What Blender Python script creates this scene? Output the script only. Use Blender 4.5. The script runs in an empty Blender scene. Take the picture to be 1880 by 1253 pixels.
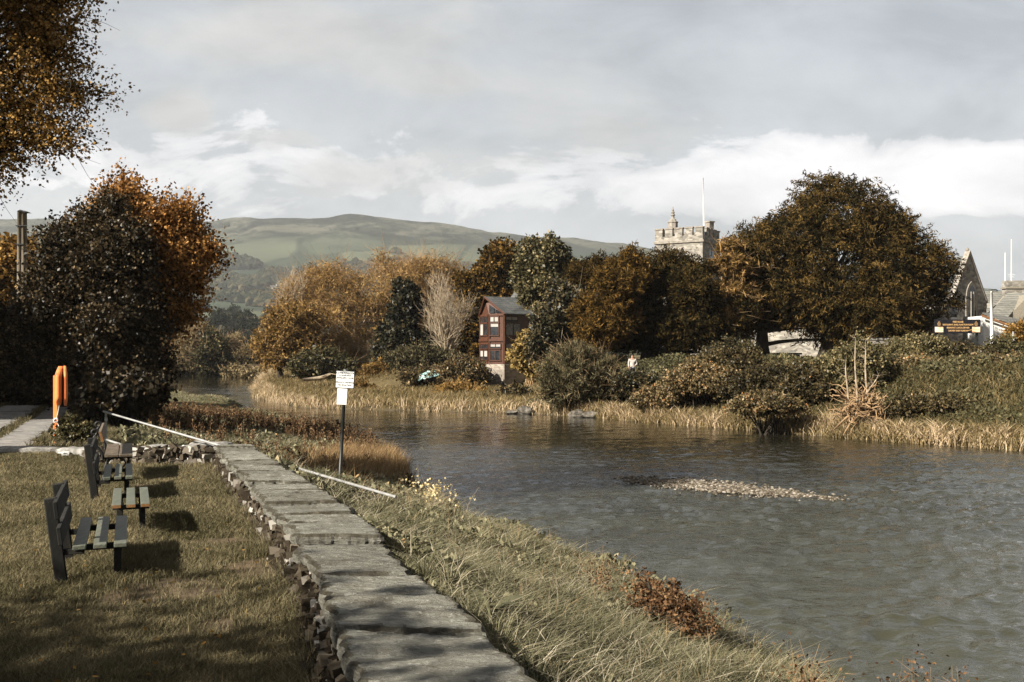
import bpy, math, random
import numpy as np
from mathutils import Vector, Matrix, noise as mnoise

F = 1828.0; HZ = 645.0; CAMH = 2.4
sc = bpy.context.scene
COL = sc.collection
rs = np.random.RandomState
R = math.radians


def W(px, py, D):
    return np.array([(px - 940) / F * D, D, CAMH + (HZ - py) / F * D])


def ss(a, b, x):
    t = np.clip((np.asarray(x, float) - a) / (b - a), 0, 1)
    return t * t * (3 - 2 * t)


def nz(P, scale=1.0, seed=0.0):
    """cheap smooth pseudo noise on arrays of points, about -1..1"""
    x, y, z = P[:, 0] * scale + seed, P[:, 1] * scale + seed * 1.7, P[:, 2] * scale - seed
    return (np.sin(x * 1.7 + 1.3 * np.sin(y * 1.1 + z * .7)) + np.sin(y * 2.1 + 1.7 * np.sin(z * 1.3 + x * .6) + 1.1)
            + np.sin(z * 1.9 + 1.2 * np.sin(x * 1.5 + y * .9) + 2.3)) / 3


# ---------------------------------------------------------------- materials
def newmat(name):
    m = bpy.data.materials.new(name)
    m.use_nodes = True
    nt = m.node_tree
    b = nt.nodes['Principled BSDF']
    return m, nt, b


def ramp(nt, stops, interp='LINEAR'):
    n = nt.nodes.new('ShaderNodeValToRGB')
    cr = n.color_ramp
    cr.interpolation = interp
    while len(cr.elements) < len(stops):
        cr.elements.new(.5)
    for e, (p, c) in zip(cr.elements, stops):
        e.position = p
        e.color = (c[0], c[1], c[2], 1)
    return n


def coord(nt, scale=(1, 1, 1), rot=(0, 0, 0)):
    t = nt.nodes.new('ShaderNodeTexCoord')
    m = nt.nodes.new('ShaderNodeMapping')
    m.inputs['Scale'].default_value = scale
    m.inputs['Rotation'].default_value = rot
    nt.links.new(t.outputs['Object'], m.inputs['Vector'])
    return m.outputs[0]


def noi(nt, vec, scale, detail=5, rough=.55, dist=0):
    n = nt.nodes.new('ShaderNodeTexNoise')
    n.inputs['Scale'].default_value = scale
    n.inputs['Detail'].default_value = detail
    n.inputs['Roughness'].default_value = rough
    n.inputs['Distortion'].default_value = dist
    if vec is not None:
        nt.links.new(vec, n.inputs['Vector'])
    return n.outputs['Fac']


def mixc(nt, fac, a, b, mode='MIX'):
    n = nt.nodes.new('ShaderNodeMix')
    n.data_type = 'RGBA'
    n.blend_type = mode
    for v, i in ((fac, 0), (a, 6), (b, 7)):
        if isinstance(v, (int, float)):
            n.inputs[i].default_value = v
        elif isinstance(v, tuple):
            n.inputs[i].default_value = (*v, 1)
        else:
            nt.links.new(v, n.inputs[i])
    return n.outputs[2]


def mth(nt, op, a, b=None, clamp=False):
    n = nt.nodes.new('ShaderNodeMath')
    n.operation = op
    n.use_clamp = clamp
    for v, i in ((a, 0), (b, 1)):
        if v is None:
            continue
        if isinstance(v, (int, float)):
            n.inputs[i].default_value = v
        else:
            nt.links.new(v, n.inputs[i])
    return n.outputs[0]


def bump(nt, b, h, strength=.5, dist=.02):
    n = nt.nodes.new('ShaderNodeBump')
    n.inputs['Strength'].default_value = strength
    n.inputs['Distance'].default_value = dist
    nt.links.new(h, n.inputs['Height'])
    nt.links.new(n.outputs[0], b.inputs['Normal'])


def mat_noise(name, stops, scale=4, rough=.85, bs=.4, bd=.02, stretch=(1, 1, 1), detail=6, metal=0, rot=(0, 0, 0), spec=.3):
    m, nt, b = newmat(name)
    v = coord(nt, stretch, rot)
    f = noi(nt, v, scale, detail, .6)
    r = ramp(nt, stops)
    nt.links.new(f, r.inputs[0])
    nt.links.new(r.outputs[0], b.inputs['Base Color'])
    b.inputs['Roughness'].default_value = rough
    b.inputs['Metallic'].default_value = metal
    b.inputs['Specular IOR Level'].default_value = spec
    if bs:
        bump(nt, b, noi(nt, v, scale * 2.3, 6, .65), bs, bd)
    return m


def mat_leaf(name, stops, trans=.28, rough=.6, gloss=0.0):
    """leaf-sized faces; the colour of each leaf comes from its own 'var' value"""
    m = bpy.data.materials.new(name)
    m.use_nodes = True
    nt = m.node_tree
    nt.nodes.remove(nt.nodes['Principled BSDF'])
    out = nt.nodes['Material Output']
    a = nt.nodes.new('ShaderNodeAttribute')
    a.attribute_name = 'var'
    r = ramp(nt, stops)
    nt.links.new(a.outputs['Fac'], r.inputs[0])
    d = nt.nodes.new('ShaderNodeBsdfDiffuse')
    t = nt.nodes.new('ShaderNodeBsdfTranslucent')
    nt.links.new(r.outputs[0], d.inputs[0])
    nt.links.new(r.outputs[0], t.inputs[0])
    mx = nt.nodes.new('ShaderNodeMixShader')
    mx.inputs[0].default_value = trans
    nt.links.new(d.outputs[0], mx.inputs[1])
    nt.links.new(t.outputs[0], mx.inputs[2])
    last = mx.outputs[0]
    if gloss:
        g = nt.nodes.new('ShaderNodeBsdfGlossy')
        g.inputs['Roughness'].default_value = .45
        g.inputs['Color'].default_value = (.8, .8, .8, 1)
        m2 = nt.nodes.new('ShaderNodeMixShader')
        m2.inputs[0].default_value = gloss
        nt.links.new(last, m2.inputs[1])
        nt.links.new(g.outputs[0], m2.inputs[2])
        last = m2.outputs[0]
    nt.links.new(last, out.inputs[0])
    return m


def mat_masonry(name, c_dark, c_mid, c_light, mortar, sx=1.1, sz=2.6, mort=.05):
    """random rubble: stretched Voronoi stones with pale mortar and lichen"""
    m, nt, b = newmat(name)
    v = coord(nt, (sx, sx, sz))
    dn = nt.nodes.new('ShaderNodeTexNoise')
    dn.inputs['Scale'].default_value = 1.6
    nt.links.new(v, dn.inputs['Vector'])
    ad = nt.nodes.new('ShaderNodeVectorMath')
    ad.operation = 'MULTIPLY_ADD'
    nt.links.new(dn.outputs['Color'], ad.inputs[0])
    ad.inputs[1].default_value = (.8, .8, .8)
    nt.links.new(v, ad.inputs[2])
    vo = nt.nodes.new('ShaderNodeTexVoronoi')
    vo.inputs['Scale'].default_value = 1.0
    nt.links.new(ad.outputs[0], vo.inputs['Vector'])
    ve = nt.nodes.new('ShaderNodeTexVoronoi')
    ve.feature = 'DISTANCE_TO_EDGE'
    ve.inputs['Scale'].default_value = 1.0
    nt.links.new(ad.outputs[0], ve.inputs['Vector'])
    sep = nt.nodes.new('ShaderNodeSeparateColor')
    nt.links.new(vo.outputs['Color'], sep.inputs[0])
    r = ramp(nt, [(0, c_dark), (.45, c_mid), (1, c_light)])
    nt.links.new(sep.outputs[0], r.inputs[0])
    g = noi(nt, v, 5, 6, .7)
    c1 = mixc(nt, mth(nt, 'MULTIPLY', g, .5), r.outputs[0], c_light)
    edge = ramp(nt, [(0, (1, 1, 1)), (mort, (0, 0, 0))])
    nt.links.new(ve.outputs[0], edge.inputs[0])
    c2 = mixc(nt, edge.outputs[0], c1, mortar)
    big = ramp(nt, [(.35, (.72, .72, .7)), (.7, (1.08, 1.06, 1.02))])
    nt.links.new(noi(nt, v, .35, 4, .6), big.inputs[0])
    c3 = mixc(nt, 1.0, c2, big.outputs[0], 'MULTIPLY')
    nt.links.new(c3, b.inputs['Base Color'])
    b.inputs['Roughness'].default_value = .92
    hh = mth(nt, 'ADD', mth(nt, 'MINIMUM', ve.outputs[0], .15), mth(nt, 'MULTIPLY', g, .15))
    bump(nt, b, hh, .9, .08)
    return m


def mat_slates(name, c1, c2, sx=3.2, sz=5.0):
    m, nt, b = newmat(name)
    tc = nt.nodes.new('ShaderNodeTexCoord')
    br = nt.nodes.new('ShaderNodeTexBrick')
    br.inputs['Scale'].default_value = 1
    br.inputs['Color1'].default_value = (*c1, 1)
    br.inputs['Color2'].default_value = (*c2, 1)
    br.inputs['Mortar'].default_value = (c1[0] * .5, c1[1] * .5, c1[2] * .5, 1)
    br.inputs['Mortar Size'].default_value = .02
    br.inputs['Brick Width'].default_value = .4
    br.inputs['Row Height'].default_value = .22
    cb = nt.nodes.new('ShaderNodeSeparateXYZ')
    nt.links.new(tc.outputs['Object'], cb.inputs[0])
    cc = nt.nodes.new('ShaderNodeCombineXYZ')
    nt.links.new(mth(nt, 'ADD', cb.outputs[0], cb.outputs[1]), cc.inputs[0])
    nt.links.new(cb.outputs[2], cc.inputs[1])
    nt.links.new(cc.outputs[0], br.inputs['Vector'])
    g = noi(nt, tc.outputs['Object'], 1.4, 6, .65)
    rr = ramp(nt, [(.3, (.75, .75, .75)), (.7, (1.2, 1.18, 1.12))])
    nt.links.new(g, rr.inputs[0])
    nt.links.new(mixc(nt, 1.0, br.outputs[0], rr.outputs[0], 'MULTIPLY'), b.inputs['Base Color'])
    b.inputs['Roughness'].default_value = .7
    bump(nt, b, br.outputs['Fac'], -.4, .02)
    return m


# ---------------------------------------------------------------- mesh building
def wloc(o):
    v = np.zeros(3)
    while o is not None:
        v = v + np.array(o.location)
        o = o.parent
    return v


class MB:
    def __init__(s):
        s.V = []; s.P = []; s.n = 0

    def add(s, V, Fc, var=.5):
        V = np.asarray(V, float).reshape(-1, 3)
        Fc = np.asarray(Fc, int)
        if Fc.ndim == 1:
            Fc = Fc.reshape(1, -1)
        vv = np.broadcast_to(np.asarray(var, float), (len(Fc),))
        s.V.append(V)
        s.P.append((Fc + s.n, vv))
        s.n += len(V)
        return s

    def box(s, c, size, rot=None, var=.5, taper=1.0):
        h = np.array(size, float) / 2
        v = np.array([[x, y, z] for z in (-1, 1) for y in (-1, 1) for x in (-1, 1)], float)
        v[4:, :2] *= taper
        v = v * h
        if rot is not None:
            v = v @ np.array(rot).T
        f = [[0, 2, 3, 1], [4, 5, 7, 6], [0, 1, 5, 4], [2, 6, 7, 3], [0, 4, 6, 2], [1, 3, 7, 5]]
        return s.add(v + np.array(c), f, var)

    def tube(s, pts, rad, sides=8, var=.5, cap=True):
        P = np.asarray(pts, float)[None]
        rr = np.broadcast_to(np.asarray(rad, float), (P.shape[1],))[None]
        s.tubes(P, rr, sides, var)
        if cap:
            k = P.shape[1]
            b = s.n - k * sides
            s.P.append((np.array([list(range(b, b + sides))[::-1]]), np.array([var])))
            s.P.append((np.array([list(range(b + (k - 1) * sides, b + k * sides))]), np.array([var])))
        return s

    def tubes(s, P, Rr, sides=3, var=.5):
        """P (N,k,3) paths, Rr (N,k) radii"""
        N, k, _ = P.shape
        t = np.gradient(P, axis=1)
        t /= np.linalg.norm(t, axis=2, keepdims=True) + 1e-9
        m = (P[:, -1] - P[:, 0])
        ref = np.where((np.abs(m[:, 2]) > .8 * np.linalg.norm(m, axis=1))[:, None], np.array([[1., 0, 0]]), np.array([[0., 0, 1]]))
        ref = np.repeat(ref[:, None], k, 1)
        a = np.cross(t, ref); a /= np.linalg.norm(a, axis=2, keepdims=True) + 1e-9
        b = np.cross(t, a)
        ang = np.arange(sides) * 2 * math.pi / sides
        V = P[:, :, None] + Rr[:, :, None, None] * (a[:, :, None] * np.cos(ang)[None, None, :, None] + b[:, :, None] * np.sin(ang)[None, None, :, None])
        i = np.arange(sides)
        q = np.stack([i, (i + 1) % sides, (i + 1) % sides + sides, i + sides], 1)[:, ::-1]
        q = (q[None] + (np.arange(k - 1) * sides)[:, None, None]).reshape(-1, 4)
        q = (q[None] + (np.arange(N) * k * sides)[:, None, None]).reshape(-1, 4)
        vv = np.repeat(np.broadcast_to(np.asarray(var, float), (N,)), (k - 1) * sides)
        return s.add(V.reshape(-1, 3), q, vv)

    def prism(s, poly, d, var=.5):
        """poly (n,3) planar outline, extruded by vector d"""
        p = np.asarray(poly, float); n = len(p); d = np.asarray(d, float)
        s.add(np.vstack([p, p + d]), [list(range(n))[::-1]], var)
        b = s.n - 2 * n
        s.P.append((np.array([list(range(b + n, b + 2 * n))]), np.array([var])))
        i = np.arange(n)
        s.P.append((np.stack([i, (i + 1) % n, (i + 1) % n + n, i + n], 1) + b, np.full(n, var)))
        return s

    def leaves(s, C, d, L, Wd, var, up=None, rng=None):
        """rhombic leaves: centre, long axis, length, width"""
        N = len(C)
        d = d / (np.linalg.norm(d, axis=1, keepdims=True) + 1e-9)
        r = rng.normal(size=(N, 3)) if up is None else up
        sd = np.cross(d, r); sd /= np.linalg.norm(sd, axis=1, keepdims=True) + 1e-9
        L = np.broadcast_to(np.asarray(L, float), (N,))[:, None]
        Wd = np.broadcast_to(np.asarray(Wd, float), (N,))[:, None]
        V = np.stack([C - d * L * .5, C + sd * Wd * .5 - d * L * .08, C + d * L * .5, C - sd * Wd * .5 - d * L * .08], 1)
        return s.add(V.reshape(-1, 3), np.arange(4 * N).reshape(N, 4), var)

    def blades(s, base, h, w, lean, var, rng):
        """grass blades: two-segment tapering bent strips"""
        N = len(base)
        a = rng.uniform(0, 2 * math.pi, N)
        sd = np.stack([np.cos(a), np.sin(a), np.zeros(N)], 1)
        h = h[:, None]; w = np.broadcast_to(np.asarray(w, float), (N,))[:, None]
        mid = base + np.array([0, 0, .58]) * h + lean * h * .32
        tip = base + np.array([0, 0, .93]) * h + lean * h
        V = np.stack([base - sd * w * .5, base + sd * w * .5, mid + sd * w * .36, mid - sd * w * .36, tip], 1).reshape(-1, 3)
        o = (np.arange(N) * 5)[:, None]
        q = o + np.array([[0, 1, 2, 3]])
        t = o + np.array([[3, 2, 4]])
        s.V.append(V)
        s.P.append((q + s.n, np.asarray(var)))
        s.P.append((t + s.n, np.asarray(var)))
        s.n += len(V)
        return s

    def build(s, name, mat, parent=None, smooth=False, at=None, bevel=0):
        """one mesh object from everything added (world coordinates in, local out)"""
        V = np.vstack(s.V)
        org = wloc(parent) if parent is not None else (np.zeros(3) if at is None else np.array(at, float))
        me = bpy.data.meshes.new(name)
        me.vertices.add(len(V))
        me.vertices.foreach_set('co', (V - org).astype(np.float32).ravel())
        lp = np.concatenate([f.ravel() for f, _ in s.P])
        tot = np.concatenate([np.full(len(f), f.shape[1]) for f, _ in s.P])
        st = np.concatenate([[0], np.cumsum(tot)[:-1]])
        me.loops.add(len(lp))
        me.loops.foreach_set('vertex_index', lp.astype(np.int32))
        me.polygons.add(len(tot))
        me.polygons.foreach_set('loop_start', st.astype(np.int32))
        me.polygons.foreach_set('use_smooth', np.full(len(tot), smooth))
        at_ = me.attributes.new('var', 'FLOAT', 'FACE')
        at_.data.foreach_set('value', np.concatenate([np.broadcast_to(v, (len(f),)) for f, v in s.P]).astype(np.float32))
        me.update(calc_edges=True)
        me.validate()
        if mat is not None:
            me.materials.append(mat)
        o = bpy.data.objects.new(name, me)
        COL.objects.link(o)
        if parent is not None:
            o.parent = parent
        else:
            o.location = org
        if bevel:
            bm = o.modifiers.new('Bevel', 'BEVEL')
            bm.width = bevel; bm.segments = 2; bm.limit_method = 'ANGLE'
        return o


def thing(name, label, cat, loc, group=None):
    o = bpy.data.objects.new(name, None)
    COL.objects.link(o)
    o.location = tuple(float(v) for v in loc)
    o.empty_display_size = .3
    o['label'] = label; o['category'] = cat
    if group:
        o['group'] = group
    return o


def tag(o, label=None, cat=None, group=None, kind=None):
    if label: o['label'] = label
    if cat: o['category'] = cat
    if group: o['group'] = group
    if kind: o['kind'] = kind
    return o


def rotz(a):
    return np.array([[math.cos(a), -math.sin(a), 0], [math.sin(a), math.cos(a), 0], [0, 0, 1]])


TEXTS = []


def text(body, size, mat, parent, loc, rot, align='CENTER', ext=.001, name='lettering'):
    cu = bpy.data.curves.new(name, 'FONT')
    cu.body = body; cu.size = size; cu.align_x = align; cu.align_y = 'CENTER'; cu.extrude = ext
    cu.materials.append(mat)
    o = bpy.data.objects.new(name, cu)
    COL.objects.link(o)
    o.parent = parent
    o.location = loc; o.rotation_euler = rot
    TEXTS.append(o)
    return o
# ---------------------------------------------------------------- camera, light, sky
cam = bpy.data.cameras.new('camera')
cam.sensor_width = 36; cam.lens = 35.0; cam.shift_y = (HZ - 626.5) / 1880
cam.clip_start = .1; cam.clip_end = 30000
co = bpy.data.objects.new('camera', cam)
COL.objects.link(co)
co.location = (0, 0, CAMH); co.rotation_euler = (R(90), 0, 0)
sc.camera = co

SUN_AZ = np.array([-.80, -.60]); SUN_EL = R(33)
sd_ = Vector((SUN_AZ[0] * math.cos(SUN_EL), SUN_AZ[1] * math.cos(SUN_EL), math.sin(SUN_EL)))
sl = bpy.data.lights.new('sun', 'SUN')
sl.energy = 5.0; sl.angle = R(.5); sl.color = (1, .93, .82)
so = bpy.data.objects.new('sun', sl)
COL.objects.link(so)
so.rotation_euler = sd_.to_track_quat('Z', 'Y').to_euler()
so.location = (-40, -40, 60)

wd = bpy.data.worlds.new('World')
sc.world = wd
wd.use_nodes = True
nt = wd.node_tree
bg = nt.nodes['Background']
bg.inputs['Strength'].default_value = .05
sky = nt.nodes.new('ShaderNodeTexSky')
sky.sky_type = 'NISHITA'; sky.sun_disc = False
sky.sun_elevation = SUN_EL
sky.sun_rotation = math.atan2(sd_.x, sd_.y)
sky.dust_density = 2.5; sky.air_density = 1.0
# desaturated blue (thin high veil)
hs = nt.nodes.new('ShaderNodeHueSaturation')
hs.inputs['Saturation'].default_value = .46
nt.links.new(sky.outputs[0], hs.inputs['Color'])
tc = nt.nodes.new('ShaderNodeTexCoord')
sep = nt.nodes.new('ShaderNodeSeparateXYZ')
nt.links.new(tc.outputs['Generated'], sep.inputs[0])
# cloud coordinates: azimuth-like u = x / max(y), v = elevation, so cloud banks lie level
ysafe = mth(nt, 'MAXIMUM', mth(nt, 'ABSOLUTE', sep.outputs[1]), .25)
u = mth(nt, 'DIVIDE', sep.outputs[0], ysafe)
v = mth(nt, 'DIVIDE', sep.outputs[2], ysafe)
cb = nt.nodes.new('ShaderNodeCombineXYZ')
nt.links.new(u, cb.inputs[0]); nt.links.new(mth(nt, 'MULTIPLY', v, 2.1), cb.inputs[1])
cv = cb.outputs[0]


def blob(u0, v0, ru, rv):
    a = mth(nt, 'DIVIDE', mth(nt, 'SUBTRACT', u, u0), ru)
    b = mth(nt, 'DIVIDE', mth(nt, 'SUBTRACT', v, v0), rv)
    d = mth(nt, 'ADD', mth(nt, 'MULTIPLY', a, a), mth(nt, 'MULTIPLY', b, b))
    return mth(nt, 'POWER', 2.718, mth(nt, 'MULTIPLY', d, -1.0))


def uv(px, py):
    return (px - 940) / F, (HZ - py) / F


def addm(*a):
    r = a[0]
    for x in a[1:]:
        r = mth(nt, 'ADD', r, x)
    return r


n1 = noi(nt, cv, 2.6, 10, .58, .5)
n2 = noi(nt, cv, 6.5, 10, .62, .6)
# veil: wide pale grey cloud sheet low in the sky
low = ramp(nt, [(0, (1, 1, 1)), (.13, (1, 1, 1)), (.21, (.35, .35, .35)), (.34, (.08, .08, .08))])
nt.links.new(mth(nt, 'ADD', v, mth(nt, 'MULTIPLY', mth(nt, 'SUBTRACT', n1, .5), .28)), low.inputs[0])
veil = mth(nt, 'ADD', mth(nt, 'MULTIPLY', low.outputs[0], 1.0), mth(nt, 'MULTIPLY', mth(nt, 'SUBTRACT', n1, .5), 1.6), True)
# bright bank at the right, sharp upper edge
u0, v0 = uv(1480, 345)
bank = blob(u0, v0, .27, .042)
u1, v1 = uv(1930, 315)
bank2 = blob(u1, v1, .20, .036)
u2, v2 = uv(480, 325)
bank3 = mth(nt, 'MULTIPLY', blob(u2, v2, .30, .055), .52)
u4, v4 = uv(150, 270)
bank5 = mth(nt, 'MULTIPLY', blob(u4, v4, .14, .05), .3)
bsum = addm(bank, bank2, bank3, bank5)
bn = mth(nt, 'ADD', bsum, mth(nt, 'ADD', mth(nt, 'MULTIPLY', mth(nt, 'SUBTRACT', n2, .5), 1.9), mth(nt, 'MULTIPLY', mth(nt, 'SUBTRACT', noi(nt, cv, 22, 8, .6, .4), .5), .5)))
br = ramp(nt, [(.42, (0, 0, 0)), (.52, (.5, .5, .5)), (.85, (1, 1, 1))])
nt.links.new(bn, br.inputs[0])
# grey shadowed clouds (thin, darker, warm grey)
g0 = blob(*uv(560, 60), .22, .05)
g1 = mth(nt, 'MULTIPLY', blob(*uv(325, 215), .035, .02), .9)
g2 = mth(nt, 'MULTIPLY', blob(*uv(1120, 230), .12, .045), .8)
g3 = mth(nt, 'MULTIPLY', blob(*uv(500, 250), .06, .012), .7)
g5 = mth(nt, 'MULTIPLY', blob(*uv(700, 320), .16, .03), .7)
g6 = mth(nt, 'MULTIPLY', blob(*uv(330, 195), .05, .022), .5)
g7 = mth(nt, 'MULTIPLY', blob(*uv(860, 150), .10, .02), .7)
gs = addm(g0, g1, g2, g3, g5, g6, g7)
gn = mth(nt, 'ADD', gs, mth(nt, 'MULTIPLY', mth(nt, 'SUBTRACT', noi(nt, cv, 9.5, 8, .58, .4), .5), 1.5))
gr = ramp(nt, [(.40, (0, 0, 0)), (.55, (.4, .4, .4)), (1.0, (.9, .9, .9))])
nt.links.new(gn, gr.inputs[0])
c = mixc(nt, mth(nt, 'ADD', mth(nt, 'MULTIPLY', veil, .38), .48), hs.outputs[0], (5.15, 5.42, 5.75))
c = mixc(nt, mth(nt, 'MULTIPLY', br.outputs[0], .95), c, (8.7, 8.6, 8.8))
c = mixc(nt, gr.outputs[0], c, (4.9, 4.95, 4.95))
# mottled cloud sheet; unseen sky overhead and behind darkened to deepen shadows
mo = ramp(nt, [(.35, (.80, .81, .82)), (.5, (.965, .965, .965)), (.65, (1.10, 1.09, 1.08))])
nt.links.new(noi(nt, cv, 5.2, 11, .62, .3), mo.inputs[0])
c = mixc(nt, 1.0, c, mo.outputs[0], 'MULTIPLY')
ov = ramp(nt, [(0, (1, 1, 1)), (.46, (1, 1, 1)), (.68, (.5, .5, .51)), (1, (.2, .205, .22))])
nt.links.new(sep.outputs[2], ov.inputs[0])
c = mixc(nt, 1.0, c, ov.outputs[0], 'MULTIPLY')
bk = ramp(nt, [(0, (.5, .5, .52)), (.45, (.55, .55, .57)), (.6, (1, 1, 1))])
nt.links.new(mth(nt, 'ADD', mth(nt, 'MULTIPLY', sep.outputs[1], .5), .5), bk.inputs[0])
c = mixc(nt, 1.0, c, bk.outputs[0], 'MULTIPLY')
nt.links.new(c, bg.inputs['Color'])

vs = sc.view_settings
vs.view_transform = 'Standard'; vs.look = 'None'; vs.exposure = 1.4; vs.gamma = 1.0
sc.cycles.max_bounces = 6; sc.cycles.diffuse_bounces = 2; sc.cycles.glossy_bounces = 3
sc.cycles.transmission_bounces = 3; sc.cycles.transparent_max_bounces = 4; sc.cycles.volume_bounces = 0
sc.cycles.caustics_reflective = False; sc.cycles.caustics_refractive = False
sc.cycles.use_denoising = True
sc.cycles.denoising_prefilter = 'NONE'

# ---------------------------------------------------------------- terrain
LEFT = np.array([[5.6, 0], [5.3, 4], [4.6, 8], [3.7, 12], [2.9, 15], [1.3, 19.5], [-.7, 23], [-3.2, 30.5], [-5.1, 39.5], [-6.5, 45],
                 [-14.0, 61], [-26, 85], [-38, 109], [-47, 133], [-60, 148], [-90, 160], [-140, 168]], float)
RIGHT = np.array([[60, 0], [44, 20], [26, 34], [20.5, 40], [17.5, 43], [14.5, 47.2], [9, 54], [5, 60], [2.1, 63], [-2, 65.5], [-9, 67.5], [-14.8, 70.5],
                  [-17.6, 76], [-19.8, 81], [-22.6, 87], [-23.0, 92], [-27.2, 104], [-30.5, 122], [-34.5, 146], [-42, 160], [-60, 172], [-140, 190]], float)
POLY = np.vstack([[[60, -60], [6, -60]], LEFT, RIGHT[::-1]])


def seg_dist(P, A, B):
    d = B - A
    t = np.clip(((P - A) @ d) / (d @ d), 0, 1)
    return np.linalg.norm(P - (A + t[:, None] * d), axis=1)


def river_sd(P):
    """signed distance to the river outline, negative in the water"""
    P = np.asarray(P, float)
    ds = np.full(len(P), 1e9)
    ins = np.zeros(len(P), bool)
    n = len(POLY)
    for i in range(n):
        A, B = POLY[i], POLY[(i + 1) % n]
        ds = np.minimum(ds, seg_dist(P, A, B))
        c = (A[1] > P[:, 1]) != (B[1] > P[:, 1])
        if B[1] != A[1]:
            xx = (B[0] - A[0]) * (P[:, 1] - A[1]) / (B[1] - A[1]) + A[0]
            ins ^= c & (P[:, 0] < xx)
    return np.where(ins, -ds, ds)


WY = np.array([-8, 0, 5.86, 8.8, 11.3, 14, 17.4, 21.0])
WLX = np.array([3.0, .6, -.96, -1.71, -2.57, -3.6, -4.95, -6.26])
WRX = np.array([4.6, 2.0, .19, -.84, -1.55, -2.6, -4.0, -5.5])
BY = np.array([-20, -8, 0, 5.86, 8.8, 11.3, 14, 17.4, 21, 24, 28, 40, 61, 85, 109, 133, 170])
BX = np.array([9, 4.6, 2.0, .19, -.84, -1.55, -2.6, -4.0, -5.6, -8.6, -10.5, -14.5, -23, -36, -48, -60, -120])


def wl(y): return np.interp(y, WY, WLX)
def wr(y): return np.interp(y, WY, WRX)


BAR = np.array([[3.7, 31.2], [5.0, 30.0], [6.6, 28.7], [8.6, 27.0]])


def hgt(P):
    P = np.asarray(P, float)
    x, y = P[:, 0], P[:, 1]
    sd = river_sd(P)
    z3 = np.stack([x, y, x * 0], 1)
    und = nz(z3, .35, 2) * .05 + nz(z3, 1.3, 5) * .02
    bx = np.interp(y, BY, BX)
    xl = np.interp(y, LEFT[:, 1], LEFT[:, 0])
    leftside = x < np.interp(y, [0, 40, 60, 64, 70, 76, 90, 104, 146, 170], [30, 8, -5, -12, -18, -24, -27, -33, -42, -60])
    # left bank
    t = np.clip((x - bx) / np.maximum(xl - bx, .5), 0, 1)
    near = 1 - ss(20.5, 23, y)
    top = .27 * near + np.interp(y, [21, 27, 36, 60, 110], [.05, .0, -.55, -.95, -1.1]) * (1 - near)
    bank = top + (-1.68 - top) * (t ** .85)
    zl = np.where(x < bx, top * (1 - near) * ss(-4.5, 0, x - bx), bank)
    # right bank
    kx = ss(0.5, 8, x)
    zr = -1.62 + .32 * ss(0, .5, sd) + kx * 2.95 * ss(.6, 9.5, sd) ** .95 + (1 - kx) * (.3 * ss(0, 25, sd))
    zr = zr + (1 - kx) * 2.1 * ss(95.6, 97.2, y) * ss(-22, -4.5, x) * ss(-40, -18, x) * (y < 400)
    zr = zr + (1 - kx) * 1.0 * ss(96, 125, y)
    zo = np.where(leftside, zl, zr)
    zo = zo + und * np.where(leftside & (x > bx), 2.4, 1.0) * np.where(leftside, 1, 2)
    bed = -1.72 - .55 * ss(0, 5, -sd)
    db = np.full(len(P), 1e9)
    for i in range(3):
        db = np.minimum(db, seg_dist(P, BAR[i], BAR[i + 1]))
    bed = np.maximum(bed, -1.66 - .16 * (db / .9) ** 1.3 + .11 * ss(.9, .0, db) + nz(z3, 2.2, 9) * .02)
    z = np.where(sd < 0, np.minimum(bed, -1.53), zo)
    far = ss(170, 420, y)
    z = z * (1 - far) + far * (0.0)
    return z - ss(700, 1200, y) * 8


def axis(lo, hi, d, flo, fhi, g):
    a = list(np.arange(lo, hi, d))
    s = d
    while a[-1] < fhi:
        s = min(s * g, 250); a.append(a[-1] + s)
    s = d
    while a[0] > flo:
        s = min(s * g, 250); a.insert(0, a[0] - s)
    return np.array(a)


xs = axis(-10, 6, .16, -4500, 4500, 1.045)
ys = axis(2, 26, .16, -900, 5200, 1.03)
X, Y = np.meshgrid(xs, ys)
GP = np.stack([X.ravel(), Y.ravel()], 1)
GZ = hgt(GP)
nx, ny = len(xs), len(ys)
ii = (np.arange(ny - 1)[:, None] * nx + np.arange(nx - 1)[None]).ravel()
GF = np.stack([ii, ii + 1, ii + nx + 1, ii + nx], 1)
SOIL = [(W(305, 1080, 9.8), .62, .30), (W(425, 985, 12.6), .7, .16), (W(455, 1040, 10.9), .42, .22), (W(395, 1150, 8.6), .35, .14), (W(250, 878, 17.6), .5, .2), (W(505, 1000, 11.0), .2, .5), (W(210, 950, 13.4), .4, .25)]


def soil(P):
    s = np.zeros(len(P))
    z3 = np.stack([P[:, 0], P[:, 1], P[:, 0] * 0], 1)
    wob = nz(z3, 4, 3) * .5 + nz(z3, 11, 8) * .35 + nz(z3, 29, 8) * .2
    for c, rx, ry in SOIL:
        d = np.sqrt(((P[:, 0] - c[0]) / rx) ** 2 + ((P[:, 1] - c[1]) / (ry * 2.2)) ** 2) + wob
        s = np.maximum(s, ss(1.4, .3, d))
    return s


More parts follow.
